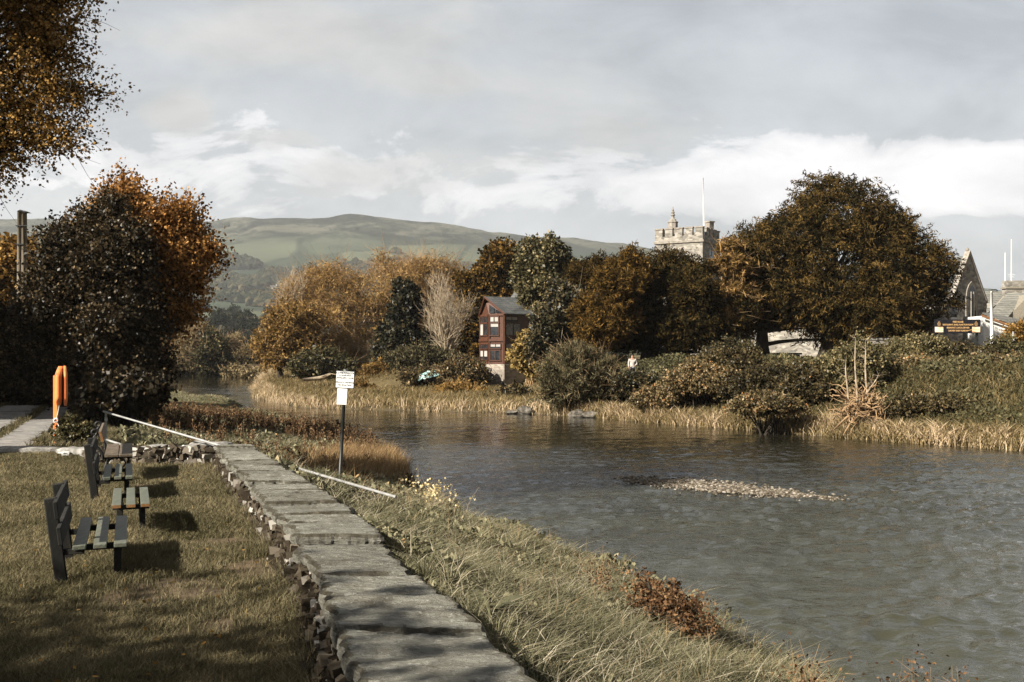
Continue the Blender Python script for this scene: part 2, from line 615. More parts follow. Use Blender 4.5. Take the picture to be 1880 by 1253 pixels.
GSD = river_sd(GP)
gso = soil(GP)
gcol = np.tile(np.array([.075, .068, .032]), (len(GP), 1))
lm = (GP[:, 0] > np.interp(GP[:, 1], BY, BX)) & (GP[:, 0] < 8) & (GP[:, 1] < 62)
gcol[lm] = (.07, .062, .03)
gcol[(GSD > 0) & (GP[:, 0] > np.interp(GP[:, 1], RIGHT[:, 1], RIGHT[:, 0]) - 1) & (GP[:, 1] < 170)] = (.11, .085, .042)
gcol[GP[:, 1] > 170] = (.06, .07, .035)
gcol[GSD < .15] = (.085, .07, .05)
gcol = gcol * (1 - gso[:, None]) + np.array([.115, .085, .055]) * gso[:, None]
gb = MB().add(np.stack([GP[:, 0], GP[:, 1], GZ], 1), GF)
m, nt2, b = newmat('ground_soil')
a = nt2.nodes.new('ShaderNodeAttribute'); a.attribute_name = 'surface'
vv = coord(nt2)
r = ramp(nt2, [(.3, (.6, .6, .58)), (.7, (1.35, 1.3, 1.2))])
nt2.links.new(noi(nt2, vv, 2.5, 10, .7), r.inputs[0])
nt2.links.new(mixc(nt2, 1.0, a.outputs['Color'], r.outputs[0], 'MULTIPLY'), b.inputs['Base Color'])
b.inputs['Roughness'].default_value = .95
b.inputs['Specular IOR Level'].default_value = .2
bump(nt2, b, noi(nt2, vv, 9, 8, .7), .8, .05)
ground = gb.build('ground', m, smooth=True)
ca = ground.data.attributes.new('surface', 'FLOAT_COLOR', 'POINT')
ca.data.foreach_set('color', np.concatenate([gcol, np.ones((len(gcol), 1))], 1).astype(np.float32).ravel())
tag(ground, kind='structure')


def hz(x, y):
    """height of the ground at arrays x, y"""
    return hgt(np.stack([np.atleast_1d(x), np.atleast_1d(y)], 1))


def h1(x, y):
    return float(hz(float(x), float(y))[0])


# ---------------------------------------------------------------- river
m, nt2, b = newmat('river_water')
WATER = m
b.inputs['Base Color'].default_value = (.031, .031, .019, 1)
b.inputs['Roughness'].default_value = .05
b.inputs['IOR'].default_value = 1.6
b.inputs['Specular IOR Level'].default_value = .5
flow = R(-38)
tcn = nt2.nodes.new('ShaderNodeTexCoord')
mp = nt2.nodes.new('ShaderNodeMapping')
mp.inputs['Rotation'].default_value = (0, 0, R(12))
mp.inputs['Scale'].default_value = (1.0, 2.2, 1)
nt2.links.new(tcn.outputs['Object'], mp.inputs['Vector'])
w1 = noi(nt2, mp.outputs[0], 1.15, 4, .55, .6)
w2 = noi(nt2, mp.outputs[0], 4.2, 5, .6, .7)
w3 = noi(nt2, mp.outputs[0], 15, 3, .55, .3)
# riffle strength varies along the river: smooth glides and broken water
mp2 = nt2.nodes.new('ShaderNodeMapping')
mp2.inputs['Rotation'].default_value = (0, 0, R(25)); mp2.inputs['Scale'].default_value = (.06, .16, 1)
nt2.links.new(tcn.outputs['Object'], mp2.inputs['Vector'])
rf = ramp(nt2, [(.35, (.45, .45, .45)), (.65, (1.25, 1.25, 1.25))])
nt2.links.new(noi(nt2, mp2.outputs[0], 1.0, 4, .6), rf.inputs[0])
hsum = mth(nt2, 'ADD', mth(nt2, 'MULTIPLY', w1, .34), mth(nt2, 'ADD', mth(nt2, 'MULTIPLY', w2, .20), mth(nt2, 'MULTIPLY', w3, .042)))
hsum = mth(nt2, 'MULTIPLY', hsum, rf.outputs[0])
# the upstream glide is calmer than the run beside the near bank
sxyz = nt2.nodes.new('ShaderNodeSeparateXYZ'); nt2.links.new(tcn.outputs['Object'], sxyz.inputs[0])
calm = ramp(nt2, [(0, (1, 1, 1)), (.35, (.8, .8, .8)), (.62, (.30, .30, .30)), (1, (.15, .15, .15))])
nt2.links.new(mth(nt2, 'DIVIDE', mth(nt2, 'SUBTRACT', sxyz.outputs[1], mth(nt2, 'MULTIPLY', sxyz.outputs[0], .25)), 70, True), calm.inputs[0])
hsum = mth(nt2, 'MULTIPLY', hsum, calm.outputs[0])
# peaty body colour: pale over the shallow run, near black in the deep glide below the far bank
dp = ramp(nt2, [(0, (.046, .046, .029)), (.30, (.036, .036, .022)), (.50, (.012, .0115, .007)), (1, (.008, .008, .005))])
dpf = mth(nt2, 'DIVIDE', mth(nt2, 'SUBTRACT', sxyz.outputs[1], mth(nt2, 'MULTIPLY', sxyz.outputs[0], .25)), 70, True)
dpn = mth(nt2, 'ADD', dpf, mth(nt2, 'MULTIPLY', mth(nt2, 'SUBTRACT', noi(nt2, mp2.outputs[0], 2.2, 5, .6), .5), .55), True)
nt2.links.new(dpn, dp.inputs[0]); nt2.links.new(dp.outputs[0], b.inputs['Base Color'])
bump(nt2, b, hsum, 1.0, .19)
wb = MB()


def waves(P):
    rg = rs(4)
    z = np.zeros(len(P))
    z3 = np.stack([P[:, 0], P[:, 1], P[:, 0] * 0], 1)
    a1 = np.clip(.75 + .55 * nz(z3, .16, 3) + .3 * nz(z3, .5, 8), .25, 1.6)
    a2 = np.clip(.7 + .8 * nz(z3, .22, 13) + .4 * nz(z3, .7, 5), .1, 1.9)
    ph = nz(z3, .45, 2) * 1.6
    for i in range(60):
        lam = .30 * (2.6 / .30) ** rg.uniform() ** 1.25
        th = rg.normal() * .8 + 2.0
        k = 2 * math.pi / lam
        amp = lam * .0095 * (1.25 if lam < .8 else .35)
        z += amp * (a1 if i % 2 else a2) * np.sin(k * (P[:, 0] * math.cos(th) + P[:, 1] * math.sin(th)) + rg.uniform(0, 6.28) + ph * rg.uniform(.5, 1.5))
    return z


wx = axis(-6, 24, .10, -200, 90, 1.035); wy = axis(8, 40, .10, -80, 220, 1.018)
WX, WYY = np.meshgrid(wx, wy)
q_ = len(wx)
jj = (np.arange(len(wy) - 1)[:, None] * q_ + np.arange(q_ - 1)[None]).ravel()
WP = np.stack([WX.ravel(), WYY.ravel()], 1)
wb.add(np.stack([WP[:, 0], WP[:, 1], waves(WP) * np.interp(WP[:, 1] - .25 * WP[:, 0], [8, 22, 32, 46, 110], [1.35, 1.1, .6, .26, .8]) - 1.6], 1), np.stack([jj, jj + 1, jj + q_ + 1, jj + q_], 1))
river = wb.build('river_water', m, smooth=True)
tag(river, kind='structure')

# shingle bar pebbles
rng = rs(5)
n = 5200
t = rng.uniform(.05, 3, n); k = t.astype(int); f_ = (t - k)[:, None]
pc = BAR[k] * (1 - f_) + BAR[np.minimum(k + 1, 3)] * f_ + rng.normal(size=(n, 2)) * np.array([.5, .6]) * (.45 + .55 * np.sin(t / 3 * math.pi))[:, None]
ico = bpy.data.meshes.new('tmp')
import bmesh
bm = bmesh.new(); bmesh.ops.create_icosphere(bm, subdivisions=1, radius=1); bm.to_mesh(ico); bm.free()
IV = np.array([v.co[:] for v in ico.vertices]); IF = np.array([p.vertices[:] for p in ico.polygons])
bpy.data.meshes.remove(ico)


CV = np.array([[x, y, z] for z in (-1, 1) for y in (-1, 1) for x in (-1, 1)], float)
CF = np.array([[0, 2, 3, 1], [4, 5, 7, 6], [0, 1, 5, 4], [2, 6, 7, 3], [0, 4, 6, 2], [1, 3, 7, 5]])


def blocks(mb, C, S, rng, var, jit=.3):
    """rough split stones"""
    N = len(C)
    V = CV[None] * S[:, None] * .8 * (1 + rng.uniform(-jit, jit, (N, 8, 3)))
    a, e = rng.normal(size=N) * .5, rng.normal(size=N) * .22
    V = np.stack([V[..., 0] * np.cos(a)[:, None] - V[..., 1] * np.sin(a)[:, None], V[..., 0] * np.sin(a)[:, None] + V[..., 1] * np.cos(a)[:, None], V[..., 2]], 2)
    V = np.stack([V[..., 0] * np.cos(e)[:, None] - V[..., 2] * np.sin(e)[:, None], V[..., 1], V[..., 0] * np.sin(e)[:, None] + V[..., 2] * np.cos(e)[:, None]], 2) + C[:, None]
    mb.add(V.reshape(-1, 3), (CF[None] + (np.arange(N) * 8)[:, None, None]).reshape(-1, 4), np.repeat(var, 6))


def lumps(mb, C, S, rng, var=None, jit=.25):
    N = len(C)
    S = np.asarray(S, float)
    if S.ndim == 1:
        S = np.repeat(S[:, None], 3, 1)
    V = IV[None] * S[:, None] * (1 + rng.uniform(-jit, jit, (N, len(IV), 1)))
    a = rng.uniform(0, 6.28, N)
    cs, sn = np.cos(a)[:, None], np.sin(a)[:, None]
    V = np.stack([V[..., 0] * cs - V[..., 1] * sn, V[..., 0] * sn + V[..., 1] * cs, V[..., 2]], 2) + C[:, None]
    Fc = (IF[None] + (np.arange(N) * len(IV))[:, None, None]).reshape(-1, 3)
    vv = np.repeat(rng.uniform(0, 1, N) if var is None else var, len(IF))
    mb.add(V.reshape(-1, 3), Fc, vv)


M_PEB = mat_leaf('shingle_pebbles', [(0, (.04, .034, .024)), (.5, (.12, .10, .075)), (.85, (.22, .19, .15)), (1, (.40, .36, .31))], 0)
pb = MB()
sz = .014 + .036 * rng.uniform(0, 1, n) ** 2
zz = np.maximum(hz(pc[:, 0], pc[:, 1]), -1.615 + .045 * np.sin(t / 3 * math.pi)) + sz * .2
lumps(pb, np.stack([pc[:, 0], pc[:, 1], zz], 1), np.stack([sz * 1.4, sz, sz * .6], 1), rng)
tag(pb.build('shingle', M_PEB), kind='stuff')
# ---------------------------------------------------------------- foliage materials
M_YEW = mat_leaf('yew_needles', [(0, (.010, .010, .005)), (.35, (.032, .024, .009)), (.7, (.078, .050, .016)), (1, (.135, .082, .025))], .12)
M_YEWG = mat_leaf('orange_yew_needles', [(0, (.018, .014, .006)), (.4, (.065, .041, .013)), (.75, (.125, .072, .019)), (1, (.21, .115, .03))], .15)
M_CEDAR = mat_leaf('tan_needles', [(0, (.05, .035, .012)), (.4, (.15, .09, .03)), (1, (.30, .18, .07))], .15)
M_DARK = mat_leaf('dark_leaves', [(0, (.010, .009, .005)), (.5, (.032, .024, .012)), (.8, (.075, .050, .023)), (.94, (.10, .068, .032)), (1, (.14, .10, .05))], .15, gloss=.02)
M_ORANGE = mat_leaf('orange_leaves', [(0, (.04, .022, .009)), (.35, (.18, .088, .027)), (.75, (.37, .18, .052)), (1, (.54, .30, .11))], .32)
M_BEECH = mat_leaf('turning_leaves', [(0, (.03, .022, .007)), (.4, (.13, .075, .02)), (.75, (.30, .165, .045)), (1, (.48, .30, .11))], .3)
M_WILLOW = mat_leaf('willow_leaves', [(0, (.09, .058, .02)), (.4, (.24, .145, .048)), (.8, (.36, .225, .08)), (1, (.48, .33, .15))], .3)
M_OLIVE = mat_leaf('olive_leaves', [(0, (.02, .02, .01)), (.5, (.065, .058, .025)), (.85, (.14, .115, .05)), (1, (.28, .22, .11))], .2, gloss=.015)
M_GOLD = mat_leaf('golden_leaves', [(0, (.06, .045, .016)), (.5, (.17, .12, .04)), (1, (.40, .28, .10))], .25)
M_IVY = mat_leaf('ivy_leaves', [(0, (.008, .009, .005)), (.6, (.03, .028, .013)), (.9, (.08, .06, .025)), (1, (.15, .11, .05))], .1, gloss=.02)
M_HEDGE = mat_leaf('hedge_leaves', [(0, (.010, .009, .004)), (.3, (.038, .030, .013)), (.6, (.10, .075, .032)), (.85, (.21, .155, .075)), (.95, (.27, .12, .038)), (1, (.40, .30, .17))], .18, gloss=.015)
M_GREY = mat_leaf('grey_green_twigs', [(0, (.028, .026, .014)), (.5, (.085, .075, .04)), (1, (.17, .14, .08))], .15)
M_FAR = mat_leaf('far_leaves', [(0, (.05, .04, .022)), (.5, (.13, .10, .05)), (1, (.26, .20, .11))], .2)
M_RED = mat_leaf('bramble_leaves', [(0, (.03, .017, .010)), (.5, (.105, .055, .028)), (1, (.25, .15, .075))], .25)
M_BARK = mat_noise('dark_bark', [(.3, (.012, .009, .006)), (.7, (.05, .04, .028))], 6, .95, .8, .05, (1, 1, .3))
M_BARKL = mat_noise('pale_bark', [(.3, (.16, .12, .075)), (.7, (.42, .34, .24))], 6, .9, .5, .03, (1, 1, .3))
M_TWIG = mat_noise('tan_twigs', [(.3, (.17, .105, .05)), (.7, (.36, .24, .13))], 6, .9, .3, .02)


def ell(px, py, rx, ry, D, dep=.9, off=0):
    """one lobe of a crown, sized from how large it looks at distance D"""
    return (W(px, py, D + off), np.array([rx * D / F, max(rx, ry) * D / F * dep, ry * D / F]))


def crown_pts(ells, n, rng, lo=.45, rough=.16, zmin=None):
    """clump centres spread through a union of lobes, thinned inside other lobes; returns points and outward directions"""
    w = np.array([(r[0] * r[1] * r[2]) ** (2 / 3) for _, r in ells]); w /= w.sum()
    out, dirs = [], []
    got = 0
    while got < n:
        k = rng.choice(len(ells), n, p=w)
        C = np.array([ells[i][0] for i in k]); Rr = np.array([ells[i][1] for i in k])
        d = rng.normal(size=(n, 3)); d /= np.linalg.norm(d, axis=1, keepdims=True)
        rad = (lo ** 3 + rng.uniform(0, 1, n) * (1 - lo ** 3)) ** (1 / 3)
        wob = 1 + rough * nz(d * 2.2 + k[:, None] * 3.1, 1.6, 1.0) + rough * .6 * nz(d * 6 + k[:, None], 1.0, 4.0)
        p = C + d * Rr * (rad * wob)[:, None]
        keep = np.ones(n, bool)
        for j, (cj, rj) in enumerate(ells):
            q = np.linalg.norm((p - cj) / rj, axis=1)
            keep &= ~((q < lo * .9) & (k != j))
        if zmin is not None:
            keep &= p[:, 2] > zmin
        out.append(p[keep]); dirs.append((d * (Rr / Rr.max(1, keepdims=True)))[keep])
        got += keep.sum()
    d = np.vstack(dirs)[:n]
    return np.vstack(out)[:n], d / np.linalg.norm(d, axis=1, keepdims=True)


def foliage(mb, ells, nclump, per, cr, L, Wd, rng, outw=.6, droop=0., flat=.7, lo=.45, rough=.16, vr=(0, 1), vj=.22, zmin=None, spray=1.9):
    P, d = crown_pts(ells, nclump, rng, lo, rough, zmin)
    cvar = rng.uniform(vr[0], vr[1], nclump)
    N = nclump * per
    # every clump is a spray: leaves strung along a short outward-growing shoot
    sdir = d * .9 + rng.normal(size=(nclump, 3)) * .55 + np.array([0, 0, .15 - droop])
    sdir /= np.linalg.norm(sdir, axis=1, keepdims=True)
    u_ = rng.uniform(-.6, 1.25, N)
    off = np.repeat(sdir, per, 0) * (u_ * spray * cr)[:, None] + rng.normal(size=(N, 3)) * np.array([1, 1, flat]) * (cr * .5 * (1.25 - .5 * np.clip(u_, 0, 1.25)))[:, None]
    C = np.repeat(P, per, 0) + off
    dd = np.repeat(sdir, per, 0)
    ld = dd * outw + rng.normal(size=(N, 3)) * (1 - outw * .6) + np.array([0, 0, -droop])
    var = np.clip(np.repeat(cvar, per) + rng.normal(size=N) * vj, 0, 1)
    s = rng.uniform(.65, 1.3, N)
    mb.leaves(C, ld, L * s, Wd * s, var, rng=rng)
    return P, d


def limbs(mb, base, height, r0, targets, rng, fork=(.3, .85), sides=5, wob=.08, r1=.12):
    """tapered trunk and limbs that reach for the given points"""
    base = np.asarray(base, float)
    top = base + np.array([rng.normal() * .04 * height, rng.normal() * .04 * height, height])
    t = np.linspace(0, 1, 7)[:, None]
    trunk = base * (1 - t) + top * t + np.sin(t * 5 + rng.uniform(0, 6)) * np.array([.03, .02, 0]) * height * t
    tr = r0 * (1 - .8 * t[:, 0]) * (1 + .5 * np.exp(-t[:, 0] * 12))
    mb.tubes(trunk[None], tr[None], 9)
    n = len(targets)
    f_ = rng.uniform(fork[0], fork[1], n)
    f_ = np.minimum(f_, np.clip((targets[:, 2] - base[2]) / height * .9, .12, .95))
    S = np.stack([np.interp(f_, t[:, 0], trunk[:, i]) for i in range(3)], 1)
    u_ = np.linspace(0, 1, 6)[None, :, None]
    mid = (S + targets) / 2 + rng.normal(size=(n, 3)) * wob * np.linalg.norm(targets - S, axis=1, keepdims=True) + np.array([0, 0, .12]) * np.linalg.norm(targets - S, axis=1, keepdims=True)
    P = S[:, None] * (1 - u_) ** 2 + 2 * mid[:, None] * u_ * (1 - u_) + targets[:, None] * u_ ** 2
    rr = (r0 * .32 * (1 - f_) + r0 * .07)[:, None] * (1 - (1 - r1) * np.linspace(0, 1, 6)[None])
    mb.tubes(P, rr, sides)


def twigs(mb, P, d, L, r, rng, spread=.7, up=.2, k=4, var=.5):
    n = len(P)
    dd = d + rng.normal(size=(n, 3)) * spread + np.array([0, 0, up])
    dd /= np.linalg.norm(dd, axis=1, keepdims=True)
    LL = (L * rng.uniform(.5, 1.3, n))[:, None, None]
    t = np.linspace(0, 1, k)[None, :, None]
    bend = rng.normal(size=(n, 1, 3)) * .22
    Q = P[:, None] + dd[:, None] * t * LL + bend * t * t * LL
    mb.tubes(Q, np.repeat(r * np.linspace(1, .3, k)[None], n, 0), 3, var)


def lobes(ells, k, rng, f=(.28, .5)):
    """smaller boughs breaking the outline of each lobe"""
    out = [(c, r * (.84 if k > 3 else .95)) for c, r in ells]
    for c, r in ells:
        for _ in range(k):
            d = rng.normal(size=3); d /= np.linalg.norm(d)
            out.append((c + d * r * rng.uniform(.72, .98), r * rng.uniform(*f) * np.array([1, 1, .8])))
    return out


def tree(name, label, cat, base, ells, leaf, bark, n, per, cr, L, Wd, seed, th=.75, tr=.3, nl=30, group=None, trunks=None, tw=0, twL=1, twr=.02, twmat=None, tup=.2, sub=5, **kw):
    rng = rs(seed)
    ells = lobes(ells, sub, rng) if sub else ells
    t = thing(name, label, cat, base, group)
    mb = MB()
    P, d = foliage(mb, ells, n, per, cr, L, Wd, rng, **kw)
    mb.build('crown', leaf, t)
    zt = max(c[2] + r[2] for c, r in ells)
    tb = MB()
    for bb, hh, rr_ in (trunks or [(base, (zt - base[2]) * th, tr)]):
        sel = rng.choice(len(P), nl)
        limbs(tb, bb, hh, rr_, P[sel], rng)
    if tw and twmat is None:
        sel = rng.choice(len(P), tw); twigs(tb, P[sel], d[sel], twL, twr, rng, up=tup)
    tb.build('trunk', bark, t, smooth=True)
    if tw and twmat is not None:
        wb_ = MB(); sel = rng.choice(len(P), tw); twigs(wb_, P[sel], d[sel], twL, twr, rng, up=tup)
        wb_.build('twigs', twmat, t)
    return t


def gb_(px, D, dz=-.15):
    """ground point under a pixel column at distance D"""
    x = (px - 940) / F * D
    return np.array([x, D, h1(x, D) + dz])


def bush(name, label, cat, ells, leaf, n, per, cr, L, Wd, seed, group=None, tw=0, twL=.6, twr=.012, twmat=None, bark=None, **kw):
    D = ells[0][0][1]
    cx = np.mean([e[0][0] for e in ells])
    base = np.array([cx, D, h1(cx, D) - .1])
    rng = rs(seed)
    t = thing(name, label, cat, base, group)
    mb = MB()
    P, d = foliage(mb, ells, n, per, cr, L, Wd, rng, zmin=None, **kw)
    mb.build('foliage', leaf, t)
    sb = MB()
    k = 14
    tg = P[rng.choice(len(P), k)]
    st = base + rng.normal(size=(k, 3)) * np.array([.25, .25, 0]) * ells[0][1][0]
    u_ = np.linspace(0, 1, 4)[None, :, None]
    sb.tubes(st[:, None] * (1 - u_) + tg[:, None] * u_ + np.array([0, 0, .1]) * np.sin(u_ * 3.14), np.repeat(np.array([[.05, .04, .03, .015]]), k, 0), 4)
    if tw:
        sel = rng.choice(len(P), tw); twigs(sb if twmat is None else sb, P[sel], d[sel], twL, twr, rng, up=.5)
    sb.build('stems', twmat or bark or M_BARK, t)
    return t


# ---------------------------------------------------------------- right bank trees
D = 75
tree('yew_tree', 'biggest broad domed brown-green yew in front of the church gable', 'tree', gb_(1525, D),
     [ell(1535, 490, 150, 150, D), ell(1545, 400, 95, 75, D, 1), ell(1430, 500, 100, 105, D), ell(1640, 500, 95, 105, D), ell(1375, 545, 70, 50, D), ell(1362, 608, 36, 30, D), ell(1575, 612, 66, 32, D), ell(1520, 600, 30, 26, D), ell(1660, 604, 52, 30, D), ell(1685, 550, 58, 58, D), ell(1530, 545, 150, 48, D), ell(1610, 590, 90, 36, D), ell(1470, 430, 75, 60, D), ell(1385, 470, 50, 60, D), ell(1610, 430, 70, 65, D)],
     M_YEW, M_BARK, 8500, 26, .30, .32, .075, 11, th=.8, tr=.75, nl=46, trunks=[(gb_(1525, D), 9, .8), (gb_(1398, D), 7, .55)],
     droop=.25, outw=.75, flat=.55, rough=.12, vr=(.0, .9), vj=.14, sub=3)
D = 72
tree('yew_tree', 'dark rounded yew beside the church tower, with two black trunks', 'tree', gb_(1228, D),
     [ell(1215, 555, 100, 90, D), ell(1230, 500, 60, 48, D), ell(1290, 590, 70, 60, D), ell(1165, 590, 60, 46, D), ell(1330, 590, 56, 44, D), ell(1200, 600, 90, 36, D)],
     M_YEW, M_BARK, 5600, 26, .27, .30, .07, 12, trunks=[(gb_(1196, D), 7, .62), (gb_(1254, D), 7, .5)], nl=30, droop=.2, outw=.7, flat=.6, vr=(.0, .7), vj=.12)
D = 69
tree('yew_tree', 'spiky orange-brown yew between the dark yew and the shrubs by the wooden house', 'tree', gb_(1100, D),
     [ell(1112, 590, 50, 58, D), ell(1135, 525, 45, 50, D), ell(1085, 600, 35, 45, D), ell(1165, 495, 30, 35, D)],
     M_YEWG, M_BARK, 2600, 26, .22, .28, .06, 13, tr=.3, nl=26, outw=.75, droop=-.15, vr=(.1, .85))
D = 73
tree('yew_tree', 'tan feathery yew branches spreading sideways left of the biggest yew', 'tree', gb_(1335, D),
     [ell(1325, 580, 58, 22, D), ell(1345, 535, 50, 20, D), ell(1320, 610, 50, 16, D), ell(1350, 490, 45, 20, D), ell(1300, 560, 32, 10, D), ell(1345, 455, 24, 9, D)],
     M_CEDAR, M_TWIG, 1250, 20, .24, .55, .09, 14, tr=.3, nl=40, outw=.5, flat=.35, tw=340, twL=1.5, twr=.018, tup=0.0, vr=(.1, .9))
D = 82
tree('conifer', 'dark red-brown conifer tops behind the spiky orange yew', 'tree', gb_(1095, D),
     [ell(1098, 505, 45, 28, D), ell(1075, 530, 40, 45, D), ell(1130, 530, 40, 40, D)],
     M_YEWG, M_BARK, 1500, 24, .25, .3, .07, 15, tr=.3, nl=20, outw=.7, droop=-.2, vr=(0, .4))
D = 88
tree('broadleaf_tree', 'tall ivy-green tree with yellowing top right of the slate-roofed house', 'tree', gb_(1000, D),
     [ell(1000, 500, 45, 58, D), ell(985, 465, 28, 28, D), ell(1030, 510, 32, 45, D), ell(965, 510, 24, 34, D), ell(1015, 560, 50, 40, D)],
     M_OLIVE, M_BARKL, 2200, 20, .3, .3, .19, 16, tr=.3, nl=40, vr=(.15, .95), rough=.25)
D = 80
tree('evergreen_tree', 'dense dark evergreen hiding the right end of the wooden house', 'tree', gb_(1015, D),
     [ell(1020, 600, 44, 46, D), ell(1045, 570, 38, 45, D), ell(1003, 628, 26, 30, D), ell(1035, 640, 45, 30, D)],
     M_IVY, M_BARK, 2000, 20, .3, .27, .19, 17, tr=.25, nl=20, tw=170, twL=1.6, twr=.025, twmat=M_BARKL, vr=(.1, .95))
D = 112
tree('broadleaf_tree', 'dark bushy tree rising behind the roof of the wooden house', 'tree', gb_(905, D),
     [ell(912, 495, 38, 42, D), ell(930, 470, 18, 20, D), ell(885, 520, 40, 36, D), ell(870, 570, 40, 50, D), ell(860, 630, 45, 40, D), ell(910, 560, 45, 40, D)],
     M_BEECH, M_BARK, 2300, 20, .38, .36, .24, 18, tr=.4, nl=30, vr=(0, .4), rough=.25)
D = 88
bush('shrub', 'golden leafy shrub against the corner of the wooden house', 'shrub',
     [ell(975, 640, 26, 30, D), ell(955, 655, 18, 20, D), ell(985, 670, 25, 22, D)], M_GOLD, 420, 20, .26, .28, .2, 19, tw=60, twL=1.0, twmat=M_TWIG, vr=(.2, 1))

# willows and bare trees on the far left of the right bank
D = 120
tree('willow_tree', 'large spreading golden willow with pale limbs at the river bend', 'tree', gb_(650, D),
     [ell(610, 545, 80, 55, D), ell(680, 540, 60, 48, D), ell(570, 530, 48, 40, D), ell(640, 590, 90, 45, D), ell(655, 645, 70, 45, D)],
     M_WILLOW, M_BARKL, 2900, 12, .42, .45, .09, 21, tr=.5, nl=80, tw=2800, twL=2.6, twr=.02, twmat=M_TWIG, outw=.4, vr=(.15, .95), tup=.15)
D = 128
tree('willow_tree', 'tall orange willow rising highest behind the golden willow', 'tree', gb_(770, D),
     [ell(760, 530, 62, 50, D), ell(712, 490, 24, 24, D), ell(790, 500, 40, 36, D), ell(735, 530, 45, 50, D), ell(820, 520, 28, 36, D), ell(760, 580, 60, 45, D)],
     M_WILLOW, M_BARKL, 2200, 12, .48, .5, .09, 22, tr=.45, nl=70, tw=2100, twL=3, twr=.022, twmat=M_TWIG, outw=.4, vr=(.2, 1), tup=.35, rough=.3)
D = 112
tree('broadleaf_tree', 'brown-gold rounded tree at the left end of the willows over the water', 'tree', gb_(515, D),
     [ell(520, 620, 38, 48, D), ell(545, 590, 45, 38, D), ell(505, 650, 28, 28, D), ell(560, 640, 40, 40, D)],
     M_WILLOW, M_BARK, 1500, 18, .4, .36, .16, 23, tr=.3, nl=24, tw=700, twL=1.6, twr=.02, twmat=M_TWIG, vr=(.0, .55))
tree('broadleaf_tree', 'low dark green sallow under the golden willow beside the bank', 'tree', gb_(590, 108),
     [ell(590, 664, 36, 22, 108), ell(560, 674, 28, 15, 108), ell(625, 672, 28, 17, 108)],
     M_OLIVE, M_BARK, 1000, 18, .36, .4, .2, 24, tr=.2, nl=20, tw=200, twL=1.5, twr=.02, twmat=M_TWIG, vr=(.1, .7))
D = 110
tree('ivy_clad_tree', 'dark ivy-clad tree between the golden willow and the pale bare tree', 'tree', gb_(740, D),
     [ell(745, 565, 26, 42, D), ell(735, 620, 32, 48, D), ell(760, 650, 40, 36, D), ell(715, 650, 22, 36, D), ell(800, 650, 45, 34, D)],
     M_IVY, M_BARK, 1900, 20, .4, .4, .3, 25, tr=.3, nl=20, vr=(0, .7))


def bare_tree(name, label, base, cx, cy, rx, ry, D, seed, mat, n=1000):
    rng = rs(seed)
    t = thing(name, label, 'tree', base)
    tb = MB()
    E = lobes([ell(cx, cy, rx, ry, D)], 7, rng, (.25, .45))
    P, d = crown_pts(E, 170, rng, .4, .2)
    top = E[0][0][2] + E[0][1][2]
    limbs(tb, base, (top - base[2]) * .5, .3, P, rng, (.2, .9), 4, .1)
    tb.build('trunk', mat, t, smooth=True)
    wb_ = MB()
    P, d = crown_pts(E, n, rng, .45, .25)
    up = P - (E[0][0] - np.array([0, 0, E[0][1][2] * 1.6])); up /= np.linalg.norm(up, axis=1, keepdims=True)
    twigs(wb_, P, up, 1.3, .02, rng, .45, .1)
    wb_.build('twigs', mat, t)
    return t


bare_tree('bare_tree', 'pale leafless tree with a rounded crown left of the wooden house', gb_(822, 104), 815, 580, 44, 66, 104, 26, M_BARKL)
bare_tree('bare_tree', 'small grey leafless tree leaning out at the left edge of the willows', gb_(548, 118), 535, 545, 26, 48, 118, 27, M_BARKL, 420)

# far trees closing the river bend
far = [('orange broadleaf tree at the far river bend, touching the dark riverside tree', 303, 640, 26, 42, 168, M_BEECH, (.5, 1), 31),
       ('pale twiggy sallow at the far river bend beside the dark round tree', 345, 652, 26, 40, 166, M_FAR, (.5, 1), 32),
       ('dark green round tree standing at the waterline of the far river bend', 392, 658, 30, 38, 164, M_OLIVE, (.1, .6), 33),
       ('brown domed tree behind the dark round tree at the far river bend', 372, 628, 34, 26, 180, M_FAR, (.2, .8), 34),
       ('pinkish twiggy tree in the middle of the far river bend', 428, 648, 26, 26, 185, M_FAR, (.6, 1), 35),
       ('grey-brown low tree at the right side of the far river bend', 462, 662, 28, 24, 178, M_FAR, (.1, .6), 36),
       ('tan tree half hidden behind the left end of the willows', 492, 640, 26, 34, 190, M_FAR, (.4, 1), 37)]
for lb, px, py, rx, ry, D, mt, vr_, sd in far:
    x = (px - 940) / F * D
    tree('riverside_tree', lb, 'tree', np.array([x, D, -1.5]), [ell(px, py - 6, rx, ry, D), ell(px + rx * .4, py + ry * .35, rx * .8, ry * .6, D), ell(px - rx * .5, py + ry * .4, rx * .7, ry * .6, D)],
         mt, M_BARKL if vr_[1] == 1 else M_BARK, 900, 16, .45, .45, .3 if mt is not M_FAR else .18, sd, zmin=-1.2, tr=.3, nl=16, tw=350, twL=2.2, twr=.035, twmat=M_TWIG, vr=vr_)
bush('shrub', 'low brown scrub at the left edge of the far river bend', 'shrub', [ell(320, 682, 34, 16, 158), ell(290, 680, 20, 18, 158)], M_FAR, 300, 18, .4, .5, .25, 38, vr=(.0, .5))
bush('shrub', 'low pale scrub closing the end of the river', 'shrub', [ell(470, 688, 34, 10, 150), ell(435, 684, 26, 9, 152), ell(500, 690, 26, 12, 148)], M_FAR, 300, 18, .4, .5, .25, 39, vr=(.4, 1))

